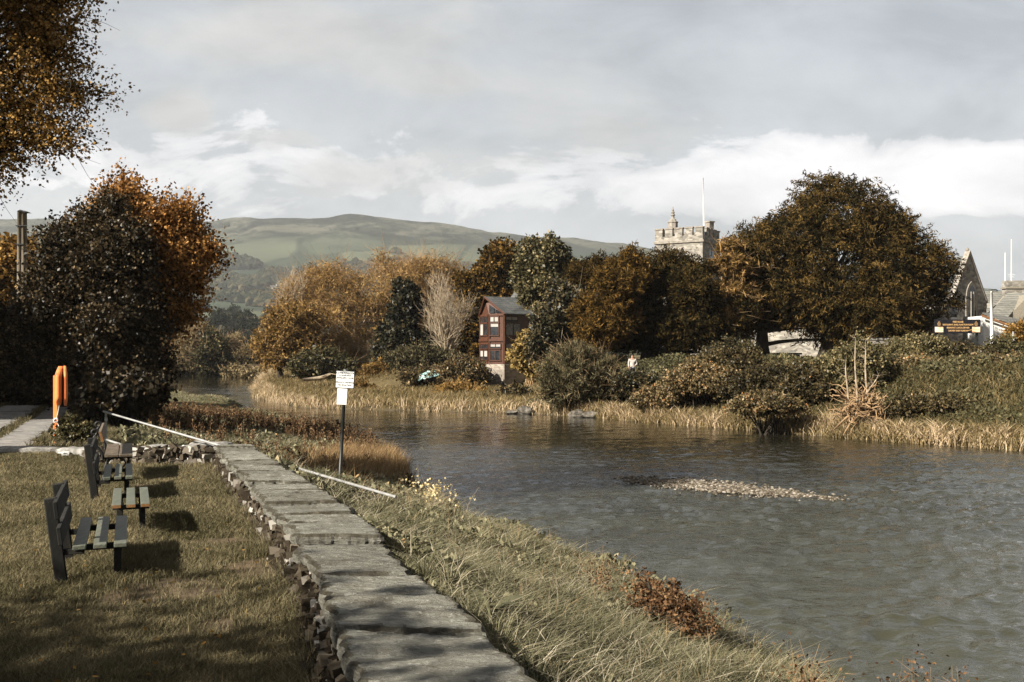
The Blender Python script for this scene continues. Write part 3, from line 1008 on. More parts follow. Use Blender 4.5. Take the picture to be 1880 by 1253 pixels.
# shrubs along the right bank
D = 62
bush('shrub', 'big fuzzy grey-green shrub on the far bank below the dark evergreen', 'shrub',
     [ell(1060, 690, 62, 48, D), ell(1030, 705, 42, 40, D), ell(1095, 705, 45, 45, D), ell(1050, 660, 36, 22, D)], M_GREY, 1300, 20, .24, .4, .055, 41, tw=900, twL=.9, twr=.012, twmat=M_TWIG, outw=.7, droop=-.4, lo=.5)
hedge = [('rounded olive hedge bush right of the two black yew trunks', 1330, 668, 54, 26, 58, M_HEDGE, 42, (.1, .7)),
         ('pale-leaved bush in front of the two black yew trunks', 1290, 694, 52, 24, 56, M_HEDGE, 43, (.35, 1)),
         ('dark brown bush below the bright church wall', 1420, 702, 60, 28, 54, M_HEDGE, 44, (.0, .55)),
         ('grey-green bush with upright saplings in front of the biggest yew', 1575, 662, 38, 38, 51, M_OLIVE, 45, (.45, 1)),
         ('olive bush left of the upright saplings', 1500, 706, 52, 30, 52, M_HEDGE, 46, (.1, .7)),
         ('grey-leaved bush left of the black pub signboard', 1685, 640, 46, 20, 56, M_OLIVE, 47, (.5, 1)),
         ('tan bush under the black pub signboard', 1665, 684, 62, 28, 53, M_HEDGE, 48, (.35, 1)),
         ('dark green bush right under the black pub signboard', 1765, 655, 45, 20, 56, M_HEDGE, 49, (.1, .6)),
         ('brown hedge bush below the lamp post', 1790, 690, 70, 30, 51, M_HEDGE, 50, (.2, .85)),
         ('olive hedge bush behind the lamp post', 1850, 655, 46, 26, 57, M_OLIVE, 51, (.2, .8)),
         ('low russet hedge bush at the right edge of the photo', 1865, 690, 45, 34, 50, M_HEDGE, 52, (.3, 1)),
         ('orange-leaved bush below the white gable wall', 1874, 612, 18, 13, 60, M_BEECH, 53, (.3, .9)),
         ('dark bush between the saplings and the signboard bushes', 1625, 692, 45, 32, 53, M_HEDGE, 54, (.0, .5)),
         ('low tan bush on the slope left of the root tangle', 1400, 742, 46, 10, 48, M_HEDGE, 55, (.3, .9)),
         ('low russet bush on the slope beside the big fuzzy shrub', 1215, 728, 40, 14, 57, M_HEDGE, 56, (.3, 1)),
         ('wide low bush along the hedge foot by the right edge', 1720, 742, 60, 10, 47, M_HEDGE, 57, (.1, .7)),
         ('dark ivy bush between the trunks of the two yews', 1345, 645, 38, 20, 64, M_IVY, 58, (.2, 1)),
         ('scruffy bush at the foot of the dark yew', 1168, 702, 34, 15, 61, M_IVY, 59, (.1, 1))]
for lb, px, py, rx, ry, D, mt, sd, vr_ in hedge:
    bush('hedge_bush' if 'hedge' in lb else 'bush', lb, 'bush',
         lobes([ell(px, py, rx, ry, D), ell(px - rx * .7, py + ry * .45, rx * .7, ry * .8, D), ell(px + rx * .7, py + ry * .4, rx * .7, ry * .8, D), ell(px, py + ry * .5, rx * .9, ry * .7, D)], 3, rs(sd), (.3, .55)),
         mt, int(520 + rx * ry * .5), 22, .17, .135, .095, sd, tw=110, twL=.7, vr=vr_, vj=.13, rough=.4, spray=2.4)
# bank scrub between willow and house
scrub = [('reddish brown reed clump under the golden willow', 692, 690, 28, 20, 100, M_WILLOW, 60, (.0, .4), -.5),
         ('ochre bramble mound in front of the stone house wall', 842, 730, 48, 24, 84, M_WILLOW, 61, (.1, .6), -.1),
         ('olive bramble mound around the turquoise sheet', 795, 692, 55, 14, 94, M_HEDGE, 62, (.1, .7), 0),
         ('brown bramble mound beside the wooden stake', 850, 685, 40, 24, 92, M_HEDGE, 63, (.2, .8), 0),
         ('green-brown scrub right of the stone house wall', 945, 738, 40, 22, 78, M_HEDGE, 64, (.0, .6), 0),
         ('grassy brown scrub on the meadow left of the sign', 655, 720, 28, 16, 92, M_WILLOW, 65, (.0, .5), -.2),
         ('low grey scrub below the bare tree', 775, 660, 60, 22, 100, M_GREY, 66, (.0, .6), -.3)]
for lb, px, py, rx, ry, D, mt, sd, vr_, dr in scrub:
    bush('bramble_mound' if 'bramble' in lb else 'scrub', lb, 'bush', [ell(px, py, rx, ry, D), ell(px - rx * .5, py + ry * .4, rx * .6, ry * .7, D), ell(px + rx * .5, py + ry * .4, rx * .6, ry * .7, D)],
         mt, int(260 + rx * ry * .35), 20, .28, .36, .12, sd, tw=160, twL=.9, twmat=M_TWIG, vr=vr_, droop=dr, rough=.3)

# ---------------------------------------------------------------- left side trees
D = 40
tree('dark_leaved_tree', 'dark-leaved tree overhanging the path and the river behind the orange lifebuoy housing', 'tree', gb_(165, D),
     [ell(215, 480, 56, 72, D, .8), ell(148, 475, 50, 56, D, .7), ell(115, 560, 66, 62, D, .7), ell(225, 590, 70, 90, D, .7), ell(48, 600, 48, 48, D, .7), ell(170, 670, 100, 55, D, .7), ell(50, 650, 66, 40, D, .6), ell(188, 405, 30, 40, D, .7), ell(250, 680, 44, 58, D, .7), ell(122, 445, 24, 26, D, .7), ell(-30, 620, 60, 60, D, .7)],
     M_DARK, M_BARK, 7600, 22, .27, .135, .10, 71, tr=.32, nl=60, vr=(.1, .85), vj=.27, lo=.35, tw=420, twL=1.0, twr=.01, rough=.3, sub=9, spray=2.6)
D = 41.5
tree('orange_leaved_tree', 'bright orange-leaved tree behind the dark-leaved tree', 'tree', gb_(230, D),
     [ell(275, 430, 62, 60, D), ell(222, 368, 30, 40, D), ell(322, 470, 44, 52, D), ell(335, 395, 26, 24, D), ell(372, 466, 24, 16, D), ell(215, 420, 50, 56, D), ell(335, 570, 28, 18, D), ell(345, 520, 26, 22, D), ell(262, 520, 56, 60, D), ell(300, 585, 36, 26, D)],
     M_ORANGE, M_BARK, 3600, 18, .28, .14, .105, 72, tr=.35, nl=60, rough=.35, vr=(.1, .95), tw=380, twL=.7, twr=.012, sub=8, spray=2.8)
D = 62
tree('broadleaf_tree', 'yellow-brown tree far back behind the paired utility poles', 'tree', gb_(30, D),
     [ell(25, 480, 50, 45, D), ell(60, 500, 36, 40, D), ell(-30, 500, 50, 60, D), ell(20, 540, 60, 50, D)], M_BEECH, M_BARK, 1200, 18, .36, .28, .22, 73, tr=.3, vr=(.2, .9))
D = 21
tree('broadleaf_tree', 'tall yellow-brown tree whose branches hang in at the top left corner', 'tree', gb_(-300, D),
     [ell(45, 30, 92, 75, D, .9), ell(60, 140, 86, 62, D, .8), ell(140, 165, 46, 30, D, .6), ell(40, 235, 82, 48, D, .8), ell(105, 262, 44, 20, D, .6), ell(-10, 290, 48, 38, D, .8), ell(-150, 150, 130, 170, D), ell(-330, 60, 190, 230, D), ell(-120, -60, 220, 120, D), ell(-420, 200, 130, 150, D), ell(60, -40, 100, 60, D, .8)],
     M_BEECH, M_BARK, 11000, 18, .18, .07, .054, 74, tr=.45, nl=120, rough=.4, vr=(.05, 1), vj=.25, th=.6, lo=.3, tw=1700, twL=.8, twr=.009, droop=.1, spray=3.2)
# unseen trees: one shades the lawn, the other added to shade the dark-leaved tree
tree('broadleaf_tree', 'leafy tree beyond the left edge of the photo, shading the front lawn', 'tree', np.array([-16, -3.0, 0]),
     [(np.array([-15.0, -2.2, 8.0]), np.array([3.6, 4.0, 3.0])), (np.array([-14.4, -5.2, 7.2]), np.array([2.8, 3.2, 2.4]))], M_BEECH, M_BARK, 900, 14, .4, .24, .18, 75, tr=.35, nl=30)
tree('broadleaf_tree', 'added leafy tree beyond the left edge of the photo, shading the path', 'tree', np.array([-31, 29, 0]),
     [(np.array([-31, 30, 9]), np.array([5, 5, 3.6])), (np.array([-35, 32, 9]), np.array([5, 5, 3.4]))], M_BEECH, M_BARK, 2600, 16, .5, .36, .3, 76, tr=.4, nl=30)
bush('shrub', 'dark undergrowth beside the path beneath the dark-leaved tree', 'shrub', [ell(60, 715, 50, 30, 44), ell(20, 720, 40, 34, 46), ell(100, 725, 30, 20, 43)], M_DARK, 700, 18, .2, .2, .15, 77, vr=(.1, .9))
bush('shrub', 'small green weed bush at the foot of the orange lifebuoy post', 'shrub', [ell(130, 790, 28, 26, 25.6), ell(150, 795, 22, 18, 25.4), ell(118, 800, 16, 14, 25.2)], M_OLIVE, 420, 16, .06, .075, .05, 78, vr=(.2, .8))
bush('shrub', 'dark bush at the water end of the dark-leaved tree', 'shrub', [ell(235, 725, 60, 30, 38), ell(180, 735, 40, 26, 37)], M_DARK, 600, 18, .2, .2, .15, 79, vr=(.0, .7))
# ---------------------------------------------------------------- stone wall
M_SLATE, nt2, b = newmat('weathered_slate')
v1 = coord(nt2, (.95, 2.1, 6), (0, 0, R(9)))
v2 = coord(nt2)
A = noi(nt2, v1, 4.2, 12, .72, .9)
r = ramp(nt2, [(.30, (.05, .043, .031)), (.40, (.135, .128, .106)), (.54, (.215, .212, .185)), (.72, (.33, .325, .295))])
nt2.links.new(A, r.inputs[0])
B_ = noi(nt2, v1, 13, 8, .7, 1.4)
r2 = ramp(nt2, [(.33, (.4, .36, .3)), (.43, (1, 1, 1))])
nt2.links.new(B_, r2.inputs[0])
c1 = mixc(nt2, .85, r.outputs[0], r2.outputs[0], 'MULTIPLY')
r3 = ramp(nt2, [(.58, (0, 0, 0)), (.66, (1, 1, 1))])
nt2.links.new(noi(nt2, v2, 4.6, 9, .75), r3.inputs[0])
c2 = mixc(nt2, mth(nt2, 'MULTIPLY', r3.outputs[0], .6), c1, (.50, .49, .46))
r4 = ramp(nt2, [(.54, (0, 0, 0)), (.66, (1, 1, 1))])
nt2.links.new(noi(nt2, v2, 1.7, 9, .74), r4.inputs[0])
c3 = mixc(nt2, mth(nt2, 'MULTIPLY', r4.outputs[0], .7), c2, (.075, .06, .036))
at_ = nt2.nodes.new('ShaderNodeAttribute'); at_.attribute_name = 'var'
r5 = ramp(nt2, [(0, (.30, .25, .17)), (.25, (.72, .68, .58)), (.5, (1, .99, .93)), (1, (1.4, 1.38, 1.3))])
nt2.links.new(at_.outputs['Fac'], r5.inputs[0])
r6 = ramp(nt2, [(.60, (0, 0, 0)), (.64, (1, 1, 1))])
nt2.links.new(noi(nt2, v2, 15, 6, .6), r6.inputs[0])
c3 = mixc(nt2, mth(nt2, 'MULTIPLY', r6.outputs[0], .55), c3, (.44, .43, .39))
c3 = mixc(nt2, 1.0, c3, r5.outputs[0], 'MULTIPLY')
nt2.links.new(c3, b.inputs['Base Color'])
b.inputs['Roughness'].default_value = .72
b.inputs['Specular IOR Level'].default_value = .35
bump(nt2, b, mth(nt2, 'ADD', mth(nt2, 'ADD', A, mth(nt2, 'MULTIPLY', B_, .6)), mth(nt2, 'MULTIPLY', noi(nt2, v2, 34, 6, .7), .25)), 1.0, .085)

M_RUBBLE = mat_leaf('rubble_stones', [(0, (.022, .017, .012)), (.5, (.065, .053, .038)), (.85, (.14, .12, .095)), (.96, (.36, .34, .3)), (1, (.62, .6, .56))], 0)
M_STONEGREY = mat_noise('grey_stone', [(.3, (.10, .095, .08)), (.5, (.22, .21, .19)), (.72, (.42, .40, .37))], 5, .9, .7, .03)

wall = thing('stone_wall', 'low dry stone wall with broad slate coping running along the river side of the lawn', 'wall', (-2, 11, 0))


def slab(y0, y1, top, th, rng, name='coping_stone', over=.0, fl=None, n=12, mm=16, rough=.014, parent=None, mat=None):
    """irregular slate slab across the wall between distances y0 and y1"""
    V = []; Fq = []
    sk = rng.uniform(-.10, .10) * (y1 - y0)
    tl = rng.normal() * .022; tr_ = rng.normal() * .022
    oL, oR = rng.uniform(-.05, .05), rng.uniform(-.05, .05)
    k0 = rng.uniform(0, 50)
    for j in range(n + 1):
        t = j / n
        for i in range(mm + 1):
            s = i / mm
            y = y0 + (y1 - y0) * t + sk * (s - .5)
            xl = wl(y) + .02 + oL; xr = wr(y) - .03 + oR
            e = .08 * mnoise.noise((y * 2.6, (7 if s < .5 else 20) + k0, top * 9)) + .05 * mnoise.noise((y * 9, 3 + k0, s * 2)) + .03 * mnoise.noise((y * 23, 9 + k0, s * 3))
            x = xl + (xr - xl) * s + e * (1 if s < .5 else 1) * abs(2 * s - 1) ** 2
            ey = .07 * mnoise.noise((x * 2.3, (y0 * 5 if t < .5 else y1 * 5), 1.1)) * abs(2 * t - 1) ** 2 + .045 * mnoise.noise((x * 7, k0, t * 2)) * abs(2 * t - 1) ** 2 + .03 * mnoise.noise((x * 19, k0, t * 3)) * abs(2 * t - 1) ** 3
            edge = min(t, 1 - t, s, 1 - s)
            lay = mnoise.noise((x * 1.1 + k0, y * 3.4, 2.0))
            lay = math.floor(lay * 5) / 5 * .65 + lay * .35
            z = top + tl * (s - .5) + tr_ * (t - .5) + rough * 2.0 * lay + rough * .8 * mnoise.noise((x * 7, y * 12, 5.0)) - .03 * max(0, 1 - edge * 30) ** 2
            V.append((x, y + ey, z))
    k = mm + 1
    for j in range(n):
        for i in range(mm):
            q = j * k + i
            Fq.append((q, q + 1, q + k + 1, q + k))
    rim = [i for i in range(k)] + [j * k + mm for j in range(1, n + 1)] + [n * k + i for i in range(mm - 1, -1, -1)] + [j * k for j in range(n - 1, 0, -1)]
    V = np.array(V)
    tint = rng.uniform(.25, 1)
    fv = []
    for j in range(n):
        for i in range(mm):
            t, s = (j + .5) / n, (i + .5) / mm
            q = V[j * k + i]
            ed = min(min(t, 1 - t) * (y1 - y0), min(s, 1 - s) * .9) + .05 * mnoise.noise((q[0] * 6, q[1] * 6, 3)) + .03 * mnoise.noise((q[0] * 17, q[1] * 17, 8))
            fv.append(tint if ed > .045 else max(0, tint * .35 * ed / .045))
    mb = MB().add(V, Fq, np.array(fv))
    lo = V[rim].copy(); mid = V[rim].copy()
    cen = V.mean(0)
    mid[:, 2] -= th * .5; mid[:, :2] += (mid[:, :2] - cen[:2]) * np.array([[.015, .0]])
    lo[:, 2] -= th; lo[:, :2] -= (lo[:, :2] - cen[:2]) * .03
    nr = len(rim)
    i = np.arange(nr)
    S = np.vstack([V[rim], mid, lo])
    mb.add(S, np.vstack([np.stack([i + nr, (i + 1) % nr + nr, (i + 1) % nr, i], 1), np.stack([i + 2 * nr, (i + 1) % nr + 2 * nr, (i + 1) % nr + nr, i + nr], 1)]), tint)
    mb.add(lo, [list(range(nr))[::-1]], tint)
    return mb.build(name, mat or M_SLATE, parent or wall, smooth=False)


rng = rs(3)
cuts = [1.0, 3.0, 4.9, 6.9, 8.75, 10.45, 11.35, 12.1, 12.9, 13.5, 14.3, 14.9, 15.6, 16.3, 17.1, 17.9, 18.6, 19.5, 20.3, 21.1]
for i, (y0, y1) in enumerate(zip(cuts[:-1], cuts[1:])):
    big = y1 < 9
    g = .036 if not big else .045
    top = .445 + rng.normal() * .026 + (.035 if big else 0)
    slab(y0 + g, y1 - g + (-.07 if i == 4 else 0), top, .13 if big else .08, rng, rough=.019 if big else .011, n=44 if big else 22, mm=44 if big else 30)
# rubble body under the coping
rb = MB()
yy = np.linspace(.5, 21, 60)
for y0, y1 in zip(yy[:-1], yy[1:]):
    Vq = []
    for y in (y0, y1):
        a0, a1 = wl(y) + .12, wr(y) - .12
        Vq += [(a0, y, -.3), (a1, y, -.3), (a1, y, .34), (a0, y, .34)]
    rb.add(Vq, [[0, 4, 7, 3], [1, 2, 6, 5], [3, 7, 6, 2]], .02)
ns = 2600
y = 3.2 + 17.8 * rng.uniform(0, 1, ns) ** 1.35
z = rng.uniform(-.05, .31, ns)
x = wl(y) + .10 - (.37 - z) * np.interp(y, [4, 9, 13, 21], [.85, .7, .4, .2]) + rng.normal(size=ns) * .025
s_ = rng.uniform(.025, .075, ns) * np.interp(y, [4, 14], [.85, 1.1])
blocks(rb, np.stack([x, y, z], 1), np.stack([s_ * rng.uniform(.6, 1.4, ns), s_ * rng.uniform(.5, 1.7, ns), s_ * rng.uniform(.25, 1.1, ns)], 1), rng, rng.uniform(0, .98, ns) ** 1.5)
rb.build('rubble_core', M_RUBBLE, wall)
# far return of the wall towards the path
ret = thing('stone_wall', 'short stone wall with pale patches, meeting the slate wall at its far corner behind the benches', 'wall', (-7.4, 21.6, 0))
rb = MB()
ns = 420
x = rng.uniform(-9.2, -6.1, ns); z = rng.uniform(-.05, .36, ns) * np.interp(x, [-9.2, -8, -6], [.55, .8, 1])
y = 21.25 + (-6 - x) * .10 + rng.normal(size=ns) * .04
s_ = rng.uniform(.04, .10, ns)
blocks(rb, np.stack([x, y, z], 1), np.stack([s_ * 1.7, s_, s_ * .7], 1), rng, rng.uniform(.15, 1, ns) ** .9)
rb.box((-7.6, 21.75, .1), (3.0, .7, .4), rotz(-.1), .1)
rb.build('rubble_core', M_RUBBLE, ret)
for x0, x1, zz_ in ((-9.3, -8.2, .26), (-8.15, -7.1, .33), (-7.05, -6.15, .41)):
    V = []
    n_, m_ = 10, 6
    for j in range(m_ + 1):
        for i in range(n_ + 1):
            xx = x0 + (x1 - x0) * i / n_; yy_ = 21.2 + (-6 - xx) * .1 + .72 * j / m_
            ed = min(i / n_, 1 - i / n_, j / m_, 1 - j / m_)
            V.append((xx + .05 * mnoise.noise((yy_ * 4, x0, 0)), yy_ + .07 * mnoise.noise((xx * 3, j * .2, 3)), zz_ + .05 * mnoise.noise((xx * 2.5, yy_ * 5, 1)) - .04 * max(0, 1 - 8 * ed)))
    k = n_ + 1
    Fq = [(j * k + i, j * k + i + 1, j * k + i + k + 1, j * k + i + k) for j in range(m_) for i in range(n_)]
    mb = MB().add(V, Fq)
    V = np.array(V)
    rim = list(range(k)) + [j * k + n_ for j in range(1, m_ + 1)] + [m_ * k + i for i in range(n_ - 1, -1, -1)] + [j * k for j in range(m_ - 1, 0, -1)]
    lo = V[rim].copy(); lo[:, 2] -= .09; nr = len(rim); i = np.arange(nr)
    mb.add(np.vstack([V[rim], lo]), np.stack([i + nr, (i + 1) % nr + nr, (i + 1) % nr, i], 1))
    mb.build('coping_stone', M_STONEGREY, ret)


def kerb(label, pa, pb, wd_, th, seed):
    rg = rs(seed)
    pa, pb = np.array(pa, float), np.array(pb, float)
    L = np.linalg.norm(pb - pa); d = (pb - pa) / L; nrm = np.array([-d[1], d[0]])
    n_, m_ = 18, 5
    V = []
    for j in range(m_ + 1):
        for i in range(n_ + 1):
            s, t = i / n_, j / m_
            p = pa + d * L * s + nrm * (t - .5) * wd_ * (1 - .25 * abs(2 * s - 1) ** 6 + .12 * mnoise.noise((s * 5, seed, 0)))
            z = h1(*p) + th + .02 * mnoise.noise((s * 7, t * 3, seed)) - .03 * max(0, 1 - 6 * min(s, 1 - s, t, 1 - t))
            V.append((p[0], p[1], z))
    k = n_ + 1
    V = np.array(V)
    mb = MB().add(V, [(j * k + i, j * k + i + 1, j * k + i + k + 1, j * k + i + k) for j in range(m_) for i in range(n_)])
    rim = list(range(k)) + [j * k + n_ for j in range(1, m_ + 1)] + [m_ * k + i for i in range(n_ - 1, -1, -1)] + [j * k for j in range(m_ - 1, 0, -1)]
    lo = V[rim].copy(); lo[:, 2] -= th + .1; nr = len(rim); i = np.arange(nr)
    mb.add(np.vstack([V[rim], lo]), np.stack([i + nr, (i + 1) % nr + nr, (i + 1) % nr, i], 1))
    c = (pa + pb) / 2
    o = mb.build('kerb_stone', M_STONEGREY, at=(c[0], c[1], h1(*c)))
    return tag(o, label, 'kerb stone', 'kerb stones at the edge of the lawn')


kerb('long flat pale kerb stone lying between the lawn and the slab path', (-13.6, 23.2), (-10.55, 23.3), .55, .14, 1)
kerb('shorter flat kerb stone between the long kerb stone and the benches', (-10.45, 23.1), (-9.3, 22.6), .45, .15, 2)

# slab path
pm = mat_noise('path_slabs', [(.3, (.10, .095, .085)), (.5, (.20, .19, .175)), (.75, (.34, .32, .29))], 2.2, .9, .6, .03, (1, 2.5, 1))
pb_ = MB()
rng = rs(9)
for row, (off, wdt) in enumerate(((-14.35, 1.5), (-12.75, .95))):
    y = 24.1
    while y < 48:
        L = rng.uniform(.7, 1.5)
        a = -.385
        cx = off + a * (y + L / 2 - 25.5); cyy = y + L / 2
        pb_.box((cx + rng.normal() * .03, cyy, h1(cx, cyy) + .03 + rng.normal() * .008), (wdt - .04 + rng.normal() * .03, L - .04, .1), rotz(.367 + rng.normal() * .02), rng.uniform(0, 1))
        y += L * .95
o = pb_.build('stone_path', pm, bevel=.015)
tag(o, kind='structure')

# ---------------------------------------------------------------- benches
M_SLAT, nt2, b = newmat('worn_green_paint')
v = coord(nt2, (9, 1.0, 9), (0, 0, -R(21)))
r = ramp(nt2, [(.3, (.07, .076, .054)), (.5, (.105, .112, .083)), (.75, (.16, .165, .125))])
nt2.links.new(noi(nt2, v, 3, 8, .65), r.inputs[0])
r2 = ramp(nt2, [(.55, (0, 0, 0)), (.68, (1, 1, 1))]); nt2.links.new(noi(nt2, v, 1.6, 8, .7), r2.inputs[0])
nt2.links.new(mixc(nt2, mth(nt2, 'MULTIPLY', r2.outputs[0], .6), r.outputs[0], (.16, .125, .085)), b.inputs['Base Color'])
b.inputs['Roughness'].default_value = .5
bump(nt2, b, noi(nt2, v, 5, 8, .7), .5, .01)
M_BWOOD = mat_noise('dark_weathered_wood', [(.3, (.006, .006, .005)), (.6, (.016, .015, .012)), (.8, (.05, .045, .035))], 5, .9, .5, .01, (1, 1, .4))
M_ENDG = mat_noise('bare_end_grain', [(.3, (.10, .05, .02)), (.7, (.34, .17, .06))], 14, .85, .4, .005)
M_IRON = mat_noise('black_cast_iron', [(.3, (.006, .006, .006)), (.8, (.028, .027, .025))], 10, .55, .3, .004)
M_SLATB = mat_noise('brown_worn_planks', [(.3, (.05, .038, .025)), (.55, (.13, .10, .07)), (.8, (.27, .23, .18))], 3, .6, .5, .01, (8, 1, 8), rot=(0, 0, -R(21)))


def bench(label, px0, px1, y0, y1, seat_z, back, nsl=3, kind=0, bare_end=False, group='old benches in a row on the lawn'):
    """px0..px1: pixel columns of the front end of the seat; y0, y1: pixel rows of its two ends"""
    D0 = (CAMH - seat_z) * F / (y0 - HZ); D1 = (CAMH - seat_z) * F / (y1 - HZ)
    xa = (px0 - 940) / F * D0; xb = (px1 - 940) / F * D0
    wd_ = xb - xa
    ang = R(21)
    ax = np.array([-math.sin(ang), math.cos(ang), 0]); rx = np.array([math.cos(ang), math.sin(ang), 0])
    M3 = np.stack([rx, ax, [0, 0, 1]], 1)
    L = (D1 - D0) / math.cos(ang)
    o = np.array([xa, D0, 0])
    gz = h1((xa + xb) / 2, (D0 + D1) / 2)

    def P(a, b_, c):
        return o + rx * a + ax * b_ + np.array([0, 0, c])
    t = thing('park_bench', label, 'bench', P(wd_ / 2, L / 2, gz), group)
    pitch = wd_ / (nsl - .35 + .0) if nsl > 2 else wd_ / 2
    sw = pitch * .64 if nsl > 2 else pitch * .97
    for i in range(nsl):
        mb = MB().box(P(sw / 2 + (wd_ - sw) * i / (nsl - 1), L / 2, seat_z - .022), (sw, L, .044), M3)
        s = mb.build('seat_slat', M_SLAT if kind == 0 else M_SLATB, t, bevel=.006)
        if bare_end:
            MB().box(P(sw / 2 + (wd_ - sw) * i / (nsl - 1), -.003, seat_z - .023), (sw - .006, .006, .036), M3).build('worn_end', M_ENDG, s)
    if kind == 0:
        for q in (.17, .83):
            MB().box(P(wd_ * .5, L * q, seat_z - .075), (wd_ * .98, .07, .06), M3).build('seat_bearer', M_BWOOD, t, bevel=.006)
            MB().box(P(wd_ - .09, L * q, (gz - .06 + seat_z - .105) / 2), (.075, .075, seat_z - .105 - gz + .06), M3).build('leg', M_BWOOD, t, bevel=.006)
            if back:
                # sloping rear post carries the backrest
                lean = R(7)
                M4 = M3 @ np.array([[math.cos(lean), 0, -math.sin(lean)], [0, 1, 0], [math.sin(lean), 0, math.cos(lean)]])
                hh = back - gz + .06
                foot = P(-.11, L * q, gz - .06)
                MB().box(foot + M4[:, 2] * hh / 2, (.12, .085, hh), M4).build('rear_post', M_BWOOD, t, bevel=.012)
                MB().box(P(-.03, L * q, seat_z - .11), (.26, .055, .06), M3).build('seat_bearer', M_BWOOD, t, bevel=.006)
            else:
                MB().box(P(.09, L * q, (gz - .06 + seat_z - .105) / 2), (.075, .075, seat_z - .105 - gz + .06), M3).build('leg', M_BWOOD, t, bevel=.006)
        if back:
            lean = R(7)
            M4 = M3 @ np.array([[math.cos(lean), 0, -math.sin(lean)], [0, 1, 0], [math.sin(lean), 0, math.cos(lean)]])
            foot = P(-.11, L * .5, gz - .06)
            hh = back - gz + .06
            for zz2 in (hh - .10, hh - .36):
                MB().box(foot + M4[:, 2] * zz2 + M4[:, 0] * .062, (.042, L * 1.0, .18), M4).build('back_plank', M_BWOOD, t, bevel=.007)
    else:
        # cast-iron ends: S-shaped back post with a scroll, ring under the seat, legs
        for q in (.06, .94):
            b0 = q * L
            pts = []
            for s in np.linspace(0, 1, 26):
                z = seat_z - .10 + s * .50
                pts.append((-.04 - .10 * math.sin(s * 3.0) * .6 - .07 * s + .05 * math.sin(s * 6.3), z))
            cx, cz = pts[-1][0] - .06, pts[-1][1] + .0
            for a in np.linspace(0, 4.6, 20):
                r_ = .062 * (1 - a / 8.5)
                pts.append((cx + r_ * math.cos(a), cz + r_ * math.sin(a)))
            MB().tube([P(a, b0, c) for a, c in pts], [.026] * len(pts), 7).build('scroll_post', M_IRON, t, smooth=True)
            ring = [(wd_ * .42 + .15 * math.cos(a), seat_z - .17 + .10 * math.sin(a)) for a in np.linspace(0, 6.283, 25)]
            MB().tube([P(a, b0, c) for a, c in ring], [.016] * 25, 6, cap=False).build('ring_brace', M_IRON, t, smooth=True)
            for pl in ([(-.02, seat_z - .06), (wd_ * .5, seat_z - .055), (wd_, seat_z - .06)], [(.06, seat_z - .06), (.03, seat_z - .25), (-.08, gz - .04)], [(wd_ - .06, seat_z - .06), (wd_ - .09, seat_z - .22), (wd_ - .02, gz - .04)]):
                MB().tube([P(a, b0, c) for a, c in pl], [.024] * 3, 7).build('leg' if pl[-1][1] < gz else 'seat_bearer', M_IRON, t, smooth=True)
        lean = R(14)
        M4 = M3 @ np.array([[math.cos(lean), 0, -math.sin(lean)], [0, 1, 0], [math.sin(lean), 0, math.cos(lean)]])
        s = MB().box(P(-.055, L / 2, seat_z + .33), (.05, L, .20), M4).build('back_plank', M_SLATB, t, bevel=.006)
        MB().box(P(-.055, -.003, seat_z + .33), (.044, .006, .19), M4).build('worn_end', M_ENDG, s)
    return t


bench('nearest dark wooden bench with grey-green seat slats and a two-plank backrest', 133, 226, 1003, 951, .44, .90)
bench('backless bench with orange worn slat ends, second nearest on the lawn', 205, 271, 928, 897, .43, None, bare_end=True)
bench('dark wooden bench with a broken-looking tall backrest, in front of the scrolled iron bench', 189, 240, 877, 853, .43, .93)
bench('farthest bench with brown planks and scrolled black cast-iron ends', 192, 240, 836, 815, .52, .95, nsl=2, kind=1)

# ---------------------------------------------------------------- lifebuoy housing
M_ORP = mat_noise('orange_plastic', [(.3, (.80, .20, .055)), (.7, (.92, .27, .085))], 3, .42, .05, .004)
M_ORD = mat_noise('dark_gap', [(.4, (.09, .02, .008)), (.6, (.16, .035, .012))], 4, .7, 0)
M_ROPE = mat_noise('white_rope', [(.3, (.5, .48, .44)), (.7, (.8, .78, .74))], 40, .9, .5, .004)
D = 25.5
px = D / F
base = W(104, 812, D); base[2] = h1(base[0], D)
lb = thing('lifebuoy_housing', 'orange plastic lifebuoy housing on an orange post beside the path', 'lifebuoy', base)
zb = base[2]
zt = W(0, 672, D)[2]
MB().box((base[0] - .02, D, (zb - .1 + zt - .25) / 2), (.115, .07, zt - .25 - zb + .1), None).build('post', M_ORP, lb, bevel=.012)


LBA = R(24)


def lbr(x, y, z):
    """turn the housing about its post"""
    dx, dy = x - base[0], y - D
    return (base[0] + dx * math.cos(LBA) - dy * math.sin(LBA), D + dx * math.sin(LBA) + dy * math.cos(LBA), z)


